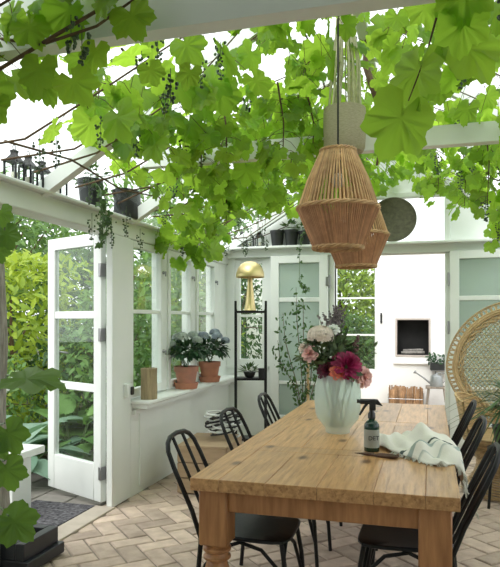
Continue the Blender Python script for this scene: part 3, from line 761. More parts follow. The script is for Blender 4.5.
for k in range(22):
    a = rnd(0,2*PI); r = rnd(.03,.085); x, y = r*math.cos(a), r*math.sin(a); q.tint = rnd(0,1)
    q.tube([(x*1.2, y*1.2, 2.55), (x*.9+rnd(-.02,.02), y+rnd(-.02,.02), 2.85), (x*.6, y*.6, 3.05), (x*.45, y*.45, 3.24)], rnd(.003,.009), 5)
q.build('rope', M['rope'], hp)

# ================================================================== SILL, RACK, CORNER
SZ = .778
lg = thing('log_vase', 'rough square wooden block vase at the near end of the window sill', 'vase', (-2.20, 4.62, SZ), .2)
q = MB(); vs = []; n = 16
for (s, z) in ((1.0,0),(1.02,.08),(.97,.17),(1.0,.25),(.8,.252),(.78,.2)):
    for k in range(n):
        a = 2*PI*k/n; rr = (abs(math.cos(a))**4+abs(math.sin(a))**4)**(-.25)*.062*s*(1+.05*math.sin(3*a+1)); vs.append((rr*math.cos(a), rr*math.sin(a), z))
q.add(vs, [(l*n+k, l*n+(k+1)%n, l*n+n+(k+1)%n, l*n+n+k) for l in range(5) for k in range(n)]+[tuple(range(n-1,-1,-1)), tuple(range(5*n,6*n))])
q.build('block', mat('rough_wood', (.42,.34,.20), (.24,.19,.11), .85, 14, stretch=(3,3,.4), bump=.6), lg)
def hydrangea_pot(label, loc, m, s=1.0, blooms=None, saucer=True):
    t = thing('potted_hydrangea', label, 'potted plant', loc, rnd(0,6), 'hydrangeas on the window sill')
    q = MB(); z0 = .012
    q.lathe([(.070*s,z0),(.092*s,z0+.13*s),(.102*s,z0+.132*s),(.104*s,z0+.175*s),(.094*s,z0+.175*s),(.090*s,z0+.155*s)], 28, capt=False); q.build('pot', m, t)
    q = MB(); q.lathe([(.09*s,0),(.102*s,.045*s),(.104*s,.05*s),(.094*s,.05*s),(.085*s,.012),(.001,.011)], 28, capt=False); q.build('saucer', M['terra'], t)
    q = MB(); q.lathe([(.093*s,z0+.155*s),(.001,z0+.162*s)], 20, capb=False, capt=False); q.build('soil', M['soil'], t)
    lv = Leaves(OVAL); zc = .29*s
    for k in range(240):
        d = rdir(); d.z = abs(d.z)*.9-.25; r = rnd(.55, 1); p = (d.x*.155*s*r, d.y*.155*s*r, zc+.01+d.z*.12*s*r)
        lv.add(p, d+V((0,0,-.35))+rdir()*.4, d+V((0,0,1)), .085*s*rnd(.7,1.2))
    lv.build('foliage', M['pot_leaf'], t)
    for (x, y, z, r, mm) in blooms:
        q = MB(); mophead(q, (x*s, y*s, z*s), r*s, 95, .016*s); q.build('flower_head', M[mm], t)
    q = MB()
    for k in range(7):
        a = rnd(0, 6.3); q.tube([(rnd(-.02,.02), rnd(-.02,.02), .17*s), (.06*math.cos(a)*s, .06*math.sin(a)*s, .27*s), (.1*math.cos(a)*s, .1*math.sin(a)*s, .38*s)], .004, 5)
    q.build('stem', M['stem'], t); t.rotation_euler = (0,0,0)
    return t
hydrangea_pot('greenish white hydrangea in a terracotta pot, closer to the wooden block', (-2.20, 5.43, SZ), M['terra_old'], 1.12,
    [(-.01,-.08,.43,.055,'petal_greenwhite'),(-.09,.03,.42,.05,'petal_greenwhite'),(.09,.02,.40,.045,'petal_greenwhite'),(.02,.1,.44,.045,'petal_greenwhite'),(-.1,-.09,.37,.04,'petal_greenwhite')])
hydrangea_pot('pale blue hydrangea in a terracotta pot, closer to the black rack', (-2.21, 6.10, SZ), M['terra'], 1.12,
    [(-.03,-.09,.42,.055,'petal_blue'),(.09,-.05,.42,.05,'petal_blue'),(.03,.06,.45,.05,'petal_blue'),(-.11,.02,.43,.045,'petal_greenwhite'),(.14,.04,.38,.04,'petal_blue')])
so = thing('power_socket', 'small white outdoor socket with a black flap on the door post', 'socket', (XL, 4.42, .86))
q = MB(); q.bbox((0,-.045,-.05),(.035,.045,.06), .005); q.build('socket_box', M['paint'], so); q = MB(); q.bbox((.035,.0,-.03),(.05,.04,.035), .004); q.build('flap', M['plastic'], so)

rk = thing('plant_rack', 'slim black metal rack in the corner carrying the brass lamp', 'rack', (-1.735, 6.0, 0), R(16.2))
hw, hd = .150, .10
for sx in (-1, 1):
    for sy in (-1, 1):
        q = MB(); q.bbox((sx*hw-.012, sy*hd-.012, 0), (sx*hw+.012, sy*hd+.012, 1.61 if sy < 0 else 1.53), .003); q.build('post', M['black_metal'], rk)
for z in (.22, .82, 1.49):
    q = MB(); q.bbox((-hw, -hd, z), (hw, hd, z+.022), .003); q.build('shelf', M['black_metal'], rk)
lm = thing('table_lamp', 'brass mushroom table lamp on top of the black rack', 'lamp', (-1.735, 5.98, 1.512))
q = MB(); q.lathe([(.060,0),(.062,.006),(.058,.012),(.045,.10),(.030,.24),(.018,.37)], 28); q.build('stem', M['brass'], lm)
q = MB(); q.lathe([(.138,.335),(.140,.34),(.137,.375),(.122,.425),(.092,.465),(.05,.488),(.001,.495)], 36, capb=False, capt=False); q.build('lamp_shade', M['brass'], lm).modifiers.new('thick','SOLIDIFY').thickness = -.003
bw = thing('bowl_planter', 'small dark bowl with a leafy plant on the middle shelf of the rack', 'potted plant', (-1.74, 5.98, .842))
q = MB(); q.lathe([(.03,0),(.045,.01),(.065,.06),(.06,.06),(.045,.05),(.001,.05)], 20, capt=False); q.build('bowl', M['dark_pot'], bw)
lv = Leaves(OVAL)
for k in range(60):
    d = rdir(); d.z = abs(d.z); lv.add((d.x*.07, d.y*.07, .05+d.z*.06), d+V((0,0,.1)), d+V((0,0,1)), .06*rnd(.6,1.2))
lv.build('foliage', M['ivy_leaf'], bw)
tn = thing('tin_box', 'small black tin beside the bowl on the middle shelf of the rack', 'tin', (-1.60, 5.93, .842))
q = MB(); q.lathe([(.034,0),(.034,.085),(.036,.086),(.036,.10),(.001,.102)], 18, capt=False); q.build('body', M['black_metal'], tn)
# crate with coiled hose below the windows
cr = thing('wooden_crate', 'tan wooden crate on the floor under the window sill', 'crate', (-1.80, 5.0, 0), .08)
q = MB()
for z in (.01, .135, .26):
    for s in (-1, 1): q.bbox((-.2, s*.28-.009, z), (.2, s*.28+.009, z+.118), .003); q.bbox((s*.2-.009, -.28, z), (s*.2+.009, .28, z+.118), .003)
q.build('side_boards', M['tan_wood'], cr); q = MB(); q.bbox((-.21,-.29,.378),(.21,.29,.398), .003); q.build('lid', M['tan_wood'], cr)
hs = thing('coiled_hose', 'loose coil of white and black hose lying on the wooden crate', 'hose', (-1.72, 5.10, .398))
for nm, m, off in (('white_hose','rubber_white',0), ('black_hose','black_metal',1.3)):
    q = MB(); P = []
    for i in range(150):
        a = i*.21+off; r = .13+.035*math.sin(i*.37+off); P.append((r*math.cos(a)*.95, r*math.sin(a)*1.15, .014+.18*(i/150)+.05*abs(math.sin(a*.5+off))))
    q.tube(P, .0085, 6); q.build(nm, M[m], hs)
# climbing plant with a bamboo cane by the folded door
cp = thing('climbing_plant', 'potted climber with airy leaves trained up in front of the folded glass door', 'plant', (-1.32, 6.62, 0))
q = MB(); q.lathe([(.10,0),(.13,.24),(.14,.25),(.14,.29),(.125,.29),(.12,.26),(.001,.26)], 24, capt=False); q.build('pot', M['terra_old'], cp)
q = MB(); q.tube([(.06,-.05,.25),(.06,-.04,1.02)], .016, 8); q.build('cane', M['wicker'], cp)
lv = Leaves(OVAL); q = MB(); tops = [(-.22,-.03,1.50),(-.08,0,1.78),(.12,0,1.36),(-.28,-.02,1.2),(.22,-.02,1.15),(0,.0,1.62)]
for e0 in tops:
    P = [V((0,0,.26)), V((e0[0]*.4+.03, -.03, .7)), V((e0[0]*.9, e0[1], e0[2]*.8)), V(e0)]
    q.tube(P, [.006,.005,.004,.002], 5)
    for k in range(60):
        s = rnd(.15, 1)*3; i = min(2, int(s)); c_ = P[i].lerp(P[i+1], s-i)+V((rnd(-.06,.06), rnd(-.06,.02), rnd(-.05,.05)))
        lv.add(c_, rdir()+V((0,0,-.4)), V((0,-1,.4))+rdir()*.7, .055*rnd(.6,1.3))
q.build('stem', M['cane'], cp); lv.build('foliage', M['ivy_leaf'], cp)

# ================================================================== LEDGES: lanterns, pots, jug, tray
def make_lantern(label, group):
    t = thing('lantern', label, 'lantern', (0,0,0), 0, group); r = .038
    q = MB(); q.bbox((-r,-r,0),(r,r,.012), .003)
    for sx in (-1,1):
        for sy in (-1,1): q.box((sx*r-.005, sy*r-.005, .012), (sx*r+.005, sy*r+.005, .115))
    q.box((-r-.005,-r-.005,.112), (r+.005,r+.005,.12)); q.build('frame', M['black_metal'], t)
    q = MB(); q.lathe([(.058,.118),(.052,.126),(.022,.158),(.022,.172),(.026,.173),(.026,.180),(.012,.188),(.001,.19)], 4, capt=False, mtx=Matrix.Rotation(R(45),4,'Z')); q.build('roof', M['black_metal'], t)
    q = MB(); q.ring((0,0,.20), .014, .0025, 14, 5, V((1,0,0))); q.build('handle', M['black_metal'], t)
    q = MB(); q.box((-r+.003,-r+.003,.012),(r-.003,r-.003,.112)); q.build('glass', M['glass'], t)
    q = MB(); q.lathe([(.018,.012),(.018,.055),(.001,.057)], 12, capt=False); q.build('candle', M['candle'], t)
    return t
GA, GB = 'lanterns on the ledge over the garden door', 'lanterns on the ledge at the gable'
la = make_lantern('', GA); bpy.context.view_layer.update()
spots = [(XL-.02, 3.075, 0, GA, 'black lantern on the door ledge, one furthest from the jug'), (XL-.02, 3.205, .1, GA, 'black lantern on the door ledge, second from the picture edge'),
         (XL-.02, 3.345, -.1, GA, 'black lantern on the door ledge, third from the picture edge'), (XL-.02, 3.52, .05, GA, 'black lantern on the door ledge beside the dark pot'),
         (-2.10, YB-.08, 0, GB, 'black lantern on the gable ledge tucked into the corner'), (-2.00, YB-.08, .1, GB, 'black lantern on the gable ledge, middle of its three'), (-1.885, YB-.08, 0, GB, 'black lantern on the gable ledge beside the dark pots')]
for i, (x, y, rz, g_, lab) in enumerate(spots):
    o = la if i == 0 else copy_tree(la); o.location = (x, y, 2.222 if g_ == GA else 2.262); o.rotation_euler = (0,0,rz); o['label'] = lab; o['group'] = g_
def dark_pot(label, loc, s=1, plant=0, trail=None, cat='pot', tplm='ivy_leaf'):
    t = thing('plant_pot', label, cat, loc)
    q = MB(); q.lathe([(.060*s,0),(.078*s,.15*s),(.083*s,.152*s),(.083*s,.18*s),(.075*s,.18*s),(.07*s,.15*s),(.001,.148*s)], 24, capt=False); q.build('pot', M['dark_pot'], t)
    if plant:
        lv = Leaves(GRAPE_LO); q = MB()
        for k in range(plant):
            d = rdir(); d.z = abs(d.z); lv.add((d.x*.11*s, d.y*.11*s, (.17+d.z*.10)*s), d+V((0,0,-.2)), d+V((0,0,1)), .075*rnd(.6,1.2))
        for P in (trail or []):
            P = [V(p) for p in P]; q.tube(P, .003, 5)
            for k in range(int(len(P)*7)):
                f = rnd(0, len(P)-1.001); i = int(f); lv.add(P[i].lerp(P[i+1], f-i)+rdir()*.02, rdir()+V((0,0,-.8)), V((.6,-.8,.3))+rdir()*.6, .055*rnd(.7,1.2))
        if trail: q.build('stem', M['stem'], t)
        lv.build('foliage', M[tplm], t)
    return t
dark_pot('dark pot with an ivy trailing below the door ledge', (XL-.03, 3.93, 2.222), 1.1, 40, [[(.05,-.08,.2),(.15,-.12,.1),(.17,-.13,-.05),(.17,-.12,-.22),(.16,-.13,-.30)],[(.06,.0,.2),(.14,-.05,.1),(.16,-.06,-.06),(.16,-.05,-.18)]], 'potted plant')
jg = thing('watering_jug', 'dark metal jug with a loop handle on the door ledge', 'jug', (XL-.03, 4.50, 2.222), 0)
q = MB(); q.lathe([(.095,0),(.1,.01),(.092,.22),(.096,.23),(.09,.23),(.084,.22),(.092,.02),(.001,.015)], 24, capt=False, sy=1.5); q.build('body', M['dark_pot'], jg)
q = MB(); q.tube([(0,.125,.20),(.0,.20,.21),(.0,.235,.15),(0,.21,.07),(0,.13,.05)], .010, 8); q.build('handle', M['dark_pot'], jg)
q = MB(); q.tube([(0,-.13,.06),(0,-.19,.12),(0,-.23,.20)], [.022,.016,.013], 10); q.build('spout', M['dark_pot'], jg)
dark_pot('dark pot on the gable ledge next to the lanterns', (-1.68, YB-.075, 2.262), 1.0)
dark_pot('dark pot with a small plant, middle of the gable ledge', (-1.515, YB-.075, 2.262), 1.0, 22, None, 'potted plant')
dark_pot('pot at the gable ledge end whose plant trails down over the folded door', (-1.36, YB-.075, 2.262), .9, 26, [[(.0,-.06,.16),(-.02,-.14,.06),(-.03,-.15,-.12),(-.03,-.15,-.40),(.02,-.16,-.52),(.06,-.16,-.50)]], 'potted plant')
tr = MB(); prof = [(.001,0),(.225,.0),(.245,.018),(.25,.022),(.243,.03),(.22,.012),(.001,.010)]
tr.lathe(prof, 40, capb=False, capt=False, mtx=Matrix.Translation((-.385, YB-.07, 2.508)) @ Matrix.Rotation(R(82),4,'X'))
tag(tr.build('round_tray', M['tray']), 'round dark woven tray leaning on the ledge against the transom', 'tray')

# ================================================================== PEACOCK CHAIR AND PALM
pc = thing('peacock_chair', 'wicker peacock chair with a huge round woven back', 'chair', (.66, 5.62, 0), R(-14))
FZ = .99
def fan(a, k=1.0):   # teardrop outline of the back, local x/z
    s, c_ = math.sin(a), math.cos(a)
    wz = .60 if c_ > 0 else .50
    return (.575*k*s*(1-.10*max(0, -c_)), FZ+wz*k*c_)
def back_y(z): return .16 + .16*(z-.5)
def fp_(a, k): x, z = fan(a, k); return V((x, back_y(z)-.05*(x/.575)**2*1.2, z))
q = MB()
for k in range(-26, 27):     # criss-cross strands of the back
    for s in (-1, 1):
        P = []
        for i in range(41):
            t = -1+2*i/40; x = k*.038+s*t*.58*.8; z = FZ+.03+t*.56
            f = (x/(.50))**2 + ((z-FZ)/(.53 if z > FZ else .44))**2
            if f < 1: P.append(V((x, back_y(z)-.05*(x/.575)**2*1.2+s*.003, z)))
        q.tint = rnd(0,1)
        if len(P) > 2: q.tube(P[::3]+[P[-1]], .0062, 4, False)
for k in range(1, 9):
    z = FZ-.40+k*.1; hw_ = .50*math.sqrt(max(0, 1-((z-FZ)/(.53 if z > FZ else .44))**2))
    if hw_ > .05: q.tube([V((x*hw_, back_y(z)-.05*(x*hw_/.575)**2*1.2-.006, z)) for x in (-1,-.5,0,.5,1)], .004, 4, False)
q.build('back_weave', M['wicker_pale'], pc)
q = MB(); A = [2*PI*i/96 for i in range(97)]
for k, r in ((.875,.013),(.905,.010),(.845,.008)): q.tube([fp_(a, k)+V((0,-.006,0)) for a in A], r, 6, False)
q.grid([[fp_(a, .80)+V((0,.004,0)) for a in A], [fp_(a, .885)+V((0,.004,0)) for a in A]])
q.build('inner_rim', M['wicker'], pc)
q = MB()
for k in range(3):
    q.tint = rnd(0,1); q.tube([fp_(2*PI*i/200, .785+.012*math.sin(i*1.1+k*2.1)+.02*(k-1))+V((0,-.008+.006*math.cos(i*1.1+k*2.1),0)) for i in range(201)], .0075, 5, False)
q.build('braided_band', M['wicker'], pc)
q = MB(); nl = 78
for i in range(nl):          # loops round the edge
    a0 = 2*PI*i/nl; da = 2*PI/nl; q.tint = rnd(0,1)
    q.tube([fp_(a0, .90), fp_(a0+.15*da, .97), fp_(a0+.5*da, 1.0), fp_(a0+.85*da, .97), fp_(a0+da, .90)], .0065, 5, False)
q.tube([fp_(a, 1.0) for a in A], .010, 6, False)
q.build('outer_rim', M['wicker'], pc)
q = MB()                     # wrap-around arms and hourglass base as woven rings with stakes
def ringr(z):
    t = (z-.24)/.20
    return .255+.115*min(1, t*t)
for i in range(28):
    z = .02+i*.0165; q.tint = rnd(0,1)
    q.tube([(ringr(z)*(1+.012*(-1)**(j+i))*math.cos(2*PI*j/48), -.12+ringr(z)*(1+.012*(-1)**(j+i))*math.sin(2*PI*j/48), z) for j in range(49)], .0075, 5, False)
q.build('base', M['wicker'], pc)
q = MB(); q.lathe([(.35,.435),(.365,.445),(.36,.46),(.0015,.465)], 36, (0,-.12,0), capt=False); q.build('seat', M['wicker'], pc)
for s in (-1, 1):
    q = MB()
    for i in range(30):
        u_ = i/29; z1 = .47+.32*u_; q.tint = rnd(0,1)
        P = [(s*(.365+.02*u_)*math.sin(b_)+s*.05*u_*math.sin(b_), -.12-.365*math.cos(b_)*1.0+(.04*u_), z1*(1-.28*u_*(1-math.sin(b_)))) for b_ in [R(50)+R(95)*j/14 for j in range(15)]]
        q.tube(P, (.012 if i in (0, 29) else .008), 5, False)
    q.build('arm', M['wicker'], pc)
st = thing('plant_stand', 'round black plant stand with thin legs under the spiky palm', 'stand', (.57, 4.95, 0))
q = MB(); q.lathe([(.155,.44),(.16,.45),(.16,.47),(.001,.472)], 30, capt=False); q.build('top', M['black_metal'], st)
for k in range(3):
    a = 2*PI*k/3+2.9; q = MB(); q.tube([(.12*math.cos(a), .12*math.sin(a), .445), (.15*math.cos(a), .15*math.sin(a), 0)], .011, 8); q.build('leg', M['black_metal'], st)
pp = thing('potted_palm', 'spiky arching dracaena in a dark pot on the black stand', 'potted plant', (.57, 4.95, .473))
q = MB(); q.lathe([(.10,0),(.125,.15),(.13,.16),(.12,.16),(.11,.14),(.001,.14)], 26, capt=False); q.build('pot', M['dark_pot'], pp)
q = MB()
for k in range(170):
    a = rnd(0, 2*PI); el = R(rnd(10, 88)); Ln = rnd(.28,.47); d = V((math.cos(a)*math.cos(el), math.sin(a)*math.cos(el), math.sin(el))); sd = V((-math.sin(a), math.cos(a), 0)); q.tint = rnd(0,1); rows = []
    z0 = .15+rnd(0,.22)
    for i in range(8):
        t = i/7; p = V((0,0,z0)) + d*Ln*t + V((math.cos(a), math.sin(a), 0))*Ln*.15*t*t - V((0,0,1))*Ln*.62*t*t; w_ = .0115*(1-t**2.2)+.001
        rows.append([p-sd*w_, p+V((0,0,-.002)), p+sd*w_])
    q.grid(rows)
q.build('foliage', M['palm_leaf'], pp, angle=180)
q = MB(); q.tube([(0,0,.13),(.01,0,.27),(0,.01,.38)], [.02,.017,.012], 8); q.build('stem', M['grey_wood'], pp)

# ================================================================== PATIO THINGS
lw = V((-.385, 10.62, 0))
bk = thing('log_basket', 'low wire basket of split logs under the fireplace', 'basket', lw)
q = MB()
for z in (.01, .12): q.tube([(-.28,-.12,z),(.28,-.12,z),(.28,.12,z),(-.28,.12,z),(-.28,-.12,z)], .006, 5)
for x in (-.28, 0, .28): q.tube([(x,-.12,.01),(x,-.12,.2)], .005, 5); q.tube([(x,.12,.01),(x,.12,.2)], .005, 5)
q.build('wire_frame', M['grey_metal'], bk)
q = MB()
for i in range(19):
    for j in range(3):
        x = -.262+i*.029; y = -.07+j*.07; r = rnd(.012,.0165); h = rnd(.25,.33); q = MB(); q.tint = rnd(0,1)
        q.tube([(x,y,.015),(x+rnd(-.004,.004),y+rnd(-.01,.01),h)], r, 6)
        tag(q.build('split_log', M['log'], None, lw), 'split log standing upright in the basket under the fireplace', 'log', 'split logs in the basket')
stl = thing('stool', 'small grey wooden stool by the patio wall', 'stool', (.10, 10.48, 0))
q = MB(); q.bbox((-.17,-.12,.315),(.17,.12,.35), .006); q.build('seat', M['grey_wood'], stl)
for sx in (-1,1):
    for sy in (-1,1): q = MB(); q.tube([(sx*.12,sy*.08,.316),(sx*.155,sy*.105,0)], [.022,.018], 8); q.build('leg', M['grey_wood'], stl)
wc = thing('watering_can', 'zinc watering can with a long spout on the grey stool', 'watering can', (.10, 10.46, .351))
q = MB(); q.lathe([(.10,0),(.102,.01),(.095,.15),(.085,.175),(.07,.18),(.065,.17)], 24, capt=False); q.lathe([(.066,.17),(.001,.168)], 24, capb=False, capt=False); q.build('body', M['zinc'], wc)
q = MB(); q.tube([(-.09,0,.04),(-.2,0,.13),(-.32,0,.21)], [.018,.013,.011], 9); q.lathe([(.012,0),(.03,.035),(.03,.04),(.001,.042)], 12, capt=False, mtx=Matrix.Translation((-.315,0,.206)) @ Matrix.Rotation(R(-56),4,'Y')); q.build('spout', M['zinc'], wc)
q = MB(); q.tube([(.085,0,.05),(.16,0,.10),(.14,0,.2),(.04,0,.22),(-.03,0,.18)], .008, 7); q.build('handle', M['zinc'], wc)
tp = thing('plant_tray', 'dark trough of leafy plants on the patio wall above the stool', 'potted plant', (.20, 10.68, .60))
q = MB(); q.bbox((-.2,-.09,0),(.2,.09,.11), .006); q.build('trough', M['dark_pot'], tp)
q = MB(); q.bbox((-.19,-.08,-.02),(.19,.12,0), .003); q.bbox((-.12,.09,-.14),(-.10,.12,-.02), .003); q.bbox((.10,.09,-.14),(.12,.12,-.02), .003); q.build('wall_bracket', M['grey_metal'], tp)
lv = Leaves(OVAL)
for k in range(150): lv.add((rnd(-.22,.22), rnd(-.12,.05), .10+rnd(0,.13)), rdir()+V((0,0,.3)), V((0,-.5,.8))+rdir()*.6, .08*rnd(.6,1.2))
lv.build('foliage', M['pot_leaf'], tp)
hk = MB()
for z in (1.40, 1.50): hk.lathe([(.016,0),(.02,.02),(.012,.045),(.001,.05)], 10, capt=False, mtx=Matrix.Translation((-.80, PY, z)) @ Matrix.Rotation(R(90),4,'X'))
hk.bbox((-.815, PY-.01, 1.36), (-.785, PY, 1.54), .003)
tag(hk.build('shutter_catch', M['black_metal']), 'black iron catch on the white patio wall beside the window', 'catch')

# ================================================================== BY THE GARDEN DOOR
pl = thing('planter_box', 'black wooden planter box on the floor by the garden door', 'planter', (-2.43, 3.12, .013))
q = MB()
q.bbox((-.28,-.18,.0),(.30,.18,.065), .004); q.bbox((-.27,-.17,.065),(-.21,.16,.16), .004); q.bbox((.21,-.17,.065),(.27,.16,.16), .004); q.bbox((-.21,.10,.065),(.21,.16,.16), .004); q.bbox((-.21,-.17,.065),(.21,-.11,.16), .004)
q.build('box', M['planter'], pl); q = MB(); q.box((-.21,-.11,.07),(.21,.10,.12)); q.build('soil', M['soil'], pl)
dm = MB(); dm.bbox((-2.98, 3.68, -.012), (-2.46, 4.22, .004), .004); tag(dm.build('door_mat', M['mat_dark']), 'dark speckled door mat outside the open garden door', 'mat')
gbn = thing('garden_bench', 'white painted bench outside the garden door', 'bench', (-3.3, 3.92, -.012))
q = MB(); q.bbox((-.5,-.16,.43),(.5,.16,.485), .006); q.build('seat', M['paint'], gbn)
for sx in (-1, 1): q = MB(); q.bbox((sx*.36-.055,-.11,0),(sx*.36+.055,.11,.43), .006); q.build('leg', M['paint'], gbn)

# ================================================================== GRAPEVINES
def cluster(parent, p, n=26, ln=.13, r=.0075):
    q = MB(); q.tube([p, V(p)-V((0,0,ln))], .0018, 4)
    for i in range(n):
        t = i/n; rr = .030*(1-t*.75); a = rnd(0,2*PI); q.tint = rnd(0,1)
        q.ball(V(p)+V((rr*math.cos(a), rr*math.sin(a), -ln*(.2+.85*t)+rnd(-.01,.01))), r*rnd(.7,1.15), 6, 4)
    q.build('grape_cluster', M['berry'], parent)
def blocked(p): return (p.y < 3.7 and -.79 < p.x/p.y < -.60 and p.z < 1.42+.30*p.y+.13) or (p.y > 3 and -.335 < p.x/p.y < -.17 and p.z < 1.42+.152*p.y+.11) or (p.y > 5.4 and p.z < (2.66 if p.x < -1.2 else 2.58)) or (p.x < -1.75 and p.y < 4.75 and p.z < (2.50 if p.y < 3.7 else 2.40))
def cane(parent, lv, P, nleaf, spread, size, hang=.10, petiole=True, tlo=0, thi=1, face=None, force=False):
    q = MB(); P = [V(p) for p in P]; q.tube(P, [.0065*(1-.6*i/(len(P)-1)) for i in range(len(P))], 6)
    for k in range(nleaf):
        f = rnd(0, len(P)-1.001); i = int(f); c0 = P[i].lerp(P[i+1], f-i)
        off = V((rnd(-spread,spread), rnd(-spread,spread), -abs(rnd(0,hang))-.02 + rnd(-.02,.04)))
        p = c0+off; s = size*rnd(.6,1.3)
        if blocked(p) and not force: continue
        if petiole: q.tube([c0, c0.lerp(p,.5)+V((0,0,.015)), p], .0018, 3, False)
        nr = V((rnd(-1,1), rnd(-1,1)-.35, rnd(.25,1.3))); 
        if face: nr = nr + V(face)
        tip = V((off.x*3+rnd(-.6,.6), off.y*3+rnd(-.6,.6), -rnd(.15,.9)))
        lv.add(p, tip, nr, s, rnd(tlo, thi))
    q.build('cane', M['cane'], parent)
def slope(x, y, below): return V((x, y, roofz(x)-.10-below))
# 1. vine under the window-side slope of the roof
vA = thing('grapevine', 'grapevine spreading under the window side of the glass roof', 'vine')
lv = Leaves(GRAPE)
y = 1.9
while y < 6.9:
    yy = y+rnd(-.1,.1); P = [V((-2.24, yy, 2.29))]
    for j in range(1, 6):
        x = -2.24+j*.36; P.append(slope(x, yy+rnd(-.12,.12)+.05*j, rnd(.02,.14)))
    far = min(1, max(0, (y-2.4)/2.5))
    cane(vA, lv, P, int(42+34*far), .2, .215-.04*far, .16+.12*far)
    y += .33
for x, z, n in ((-2.0, 2.42, 80), (-1.35, 2.72, 70), (-.75, 3.05, 55)):
    P = [V((x+rnd(-.08,.08), 2.6+j*.54, min(z, roofz(x)-.14)+rnd(-.06,.04))) for j in range(9)]
    cane(vA, lv, P, n, .22, .20, .26)
for (x, yy, z0, ln, n, fo) in ((-2.1, 5.0, 2.40, .42, 15, 1), (-2.08, 5.45, 2.42, .30, 14, 1), (-2.06, 5.85, 2.45, .20, 10, 1), (-1.5, 5.3, 2.65, .5, 26, 0), (-1.2, 5.9, 2.85, .45, 26, 0), (-.95, 5.5, 2.95, .5, 26, 0), (-1.6, 4.7, 2.6, .42, 24, 0), (-1.75, 6.5, 2.75, .3, 20, 0), (-.8, 6.4, 3.0, .45, 26, 0), (-1.2, 6.6, 2.85, .35, 24, 0), (-1.0, 4.4, 2.9, .4, 18, 0), (-1.15, 3.35, 2.72, .40, 20, 0), (-.85, 3.5, 2.8, .45, 22, 0), (-1.4, 3.6, 2.62, .3, 18, 0), (-.7, 3.65, 2.75, .3, 14, 0), (-1.9, 3.2, 2.62, .12, 10, 0), (-1.85, 4.1, 2.6, .25, 16, 0), (-1.95, 4.5, 2.55, .2, 14, 0), (-1.95, 3.7, 2.58, .15, 12, 0), (-1.6, 2.7, 2.7, .2, 12, 0)):
    cane(vA, lv, [(x, yy, z0), (x+.03, yy+.03, z0-ln*.5), (x+.02, yy+.05, z0-ln)], n, .13, .155, .06, force=bool(fo))
lv.build('foliage', M['grape_leaf'], vA)
q = MB(); q.tube([(-.40,4.2,3.30),(-.41,4.15,3.1),(-.36,4.15,2.95),(-.33,4.2,2.85),(-.36,4.2,2.72),(-.31,4.22,2.60),(-.34,4.2,2.45)], [.022,.02,.024,.018,.02,.014,.008], 8); q.build('cane', M['cane'], vA)
for i in range(44):
    x = rnd(-2.1,-.7); yy = rnd(2.1,6.6); cluster(vA, slope(x, yy, rnd(.08,.25)), 22, rnd(.10,.2))
for (x, yy, z) in ((-2.05,5.3,2.2),(-2.06,5.0,2.15),(-2.1,4.7,2.38)): cluster(vA, V((x,yy,z)), 24, .17)
# 2. vine under the other slope
vB = thing('grapevine', 'grapevine spreading under the roof slope above the peacock chair', 'vine')
lv = Leaves(GRAPE)
y = 2.5
while y < 6.9:
    yy = y+rnd(-.1,.1); P = [V((1.40, yy, 2.27))]
    for j in range(1, 6):
        x = 1.40-j*.34; P.append(slope(x, yy+rnd(-.12,.12), rnd(.02,.14)))
    cane(vB, lv, P, 46, .17, .185, .20)
    y += .42
for (x, yy, z0, ln, n) in ((.35, 4.4, 2.75, .55, 26), (.55, 5.0, 2.6, .45, 22), (.7, 4.2, 2.5, .45, 22), (.25, 5.3, 2.85, .5, 24), (.5, 3.6, 2.7, .4, 16), (.62, 6.0, 2.55, .35, 20), (.85, 5.2, 2.5, .4, 18), (.05, 5.9, 2.95, .35, 18)):
    cane(vB, lv, [(x, yy, z0), (x+.03, yy+.03, z0-ln*.5), (x+.02, yy+.05, z0-ln)], n, .13, .145, .08, force=True)
lv.build('foliage', M['grape_leaf'], vB)
for i in range(24):
    x = rnd(-.05,1.0); yy = rnd(2.6,6.5); cluster(vB, slope(x, yy, rnd(.12,.4)), 22, rnd(.10,.18))
for (x, yy, z) in ((.5,5.02,2.2),(.56,5.06,2.16),(.63,4.3,2.2),(.36,4.45,2.25)): cluster(vB, V((x,yy,z)), 26, .17)
# 3. big leaved shoots on the nearest tie beam
vC = thing('grapevine', 'large leaved grapevine shoots wound along the nearest roof beam', 'vine')
lv = Leaves(GRAPE)
q = MB(); q.tube([(-1.62,1.93,2.30),(-1.25,1.92,2.44),(-.95,1.95,2.58),(-.6,1.93,2.66)], [.008,.007,.006,.004], 7); q.build('cane', M['cane'], vC)
q = MB(); q.tube([(-1.75,2.05,2.55),(-1.35,1.95,2.42),(-1.1,1.9,2.43),(-.8,1.92,2.60)], [.007,.006,.005,.003], 7); q.build('cane', M['cane'], vC)
q = MB(); q.tube([(.75,2.1,2.7),(.45,2.05,2.62),(.2,2.05,2.5),(.02,2.1,2.36)], [.008,.007,.006,.003], 7); q.build('cane', M['cane'], vC)
q = MB(); q.tube([(.9,1.95,2.55),(.55,2.0,2.45),(.35,2.05,2.35)], [.007,.006,.003], 7); q.build('cane', M['cane'], vC)
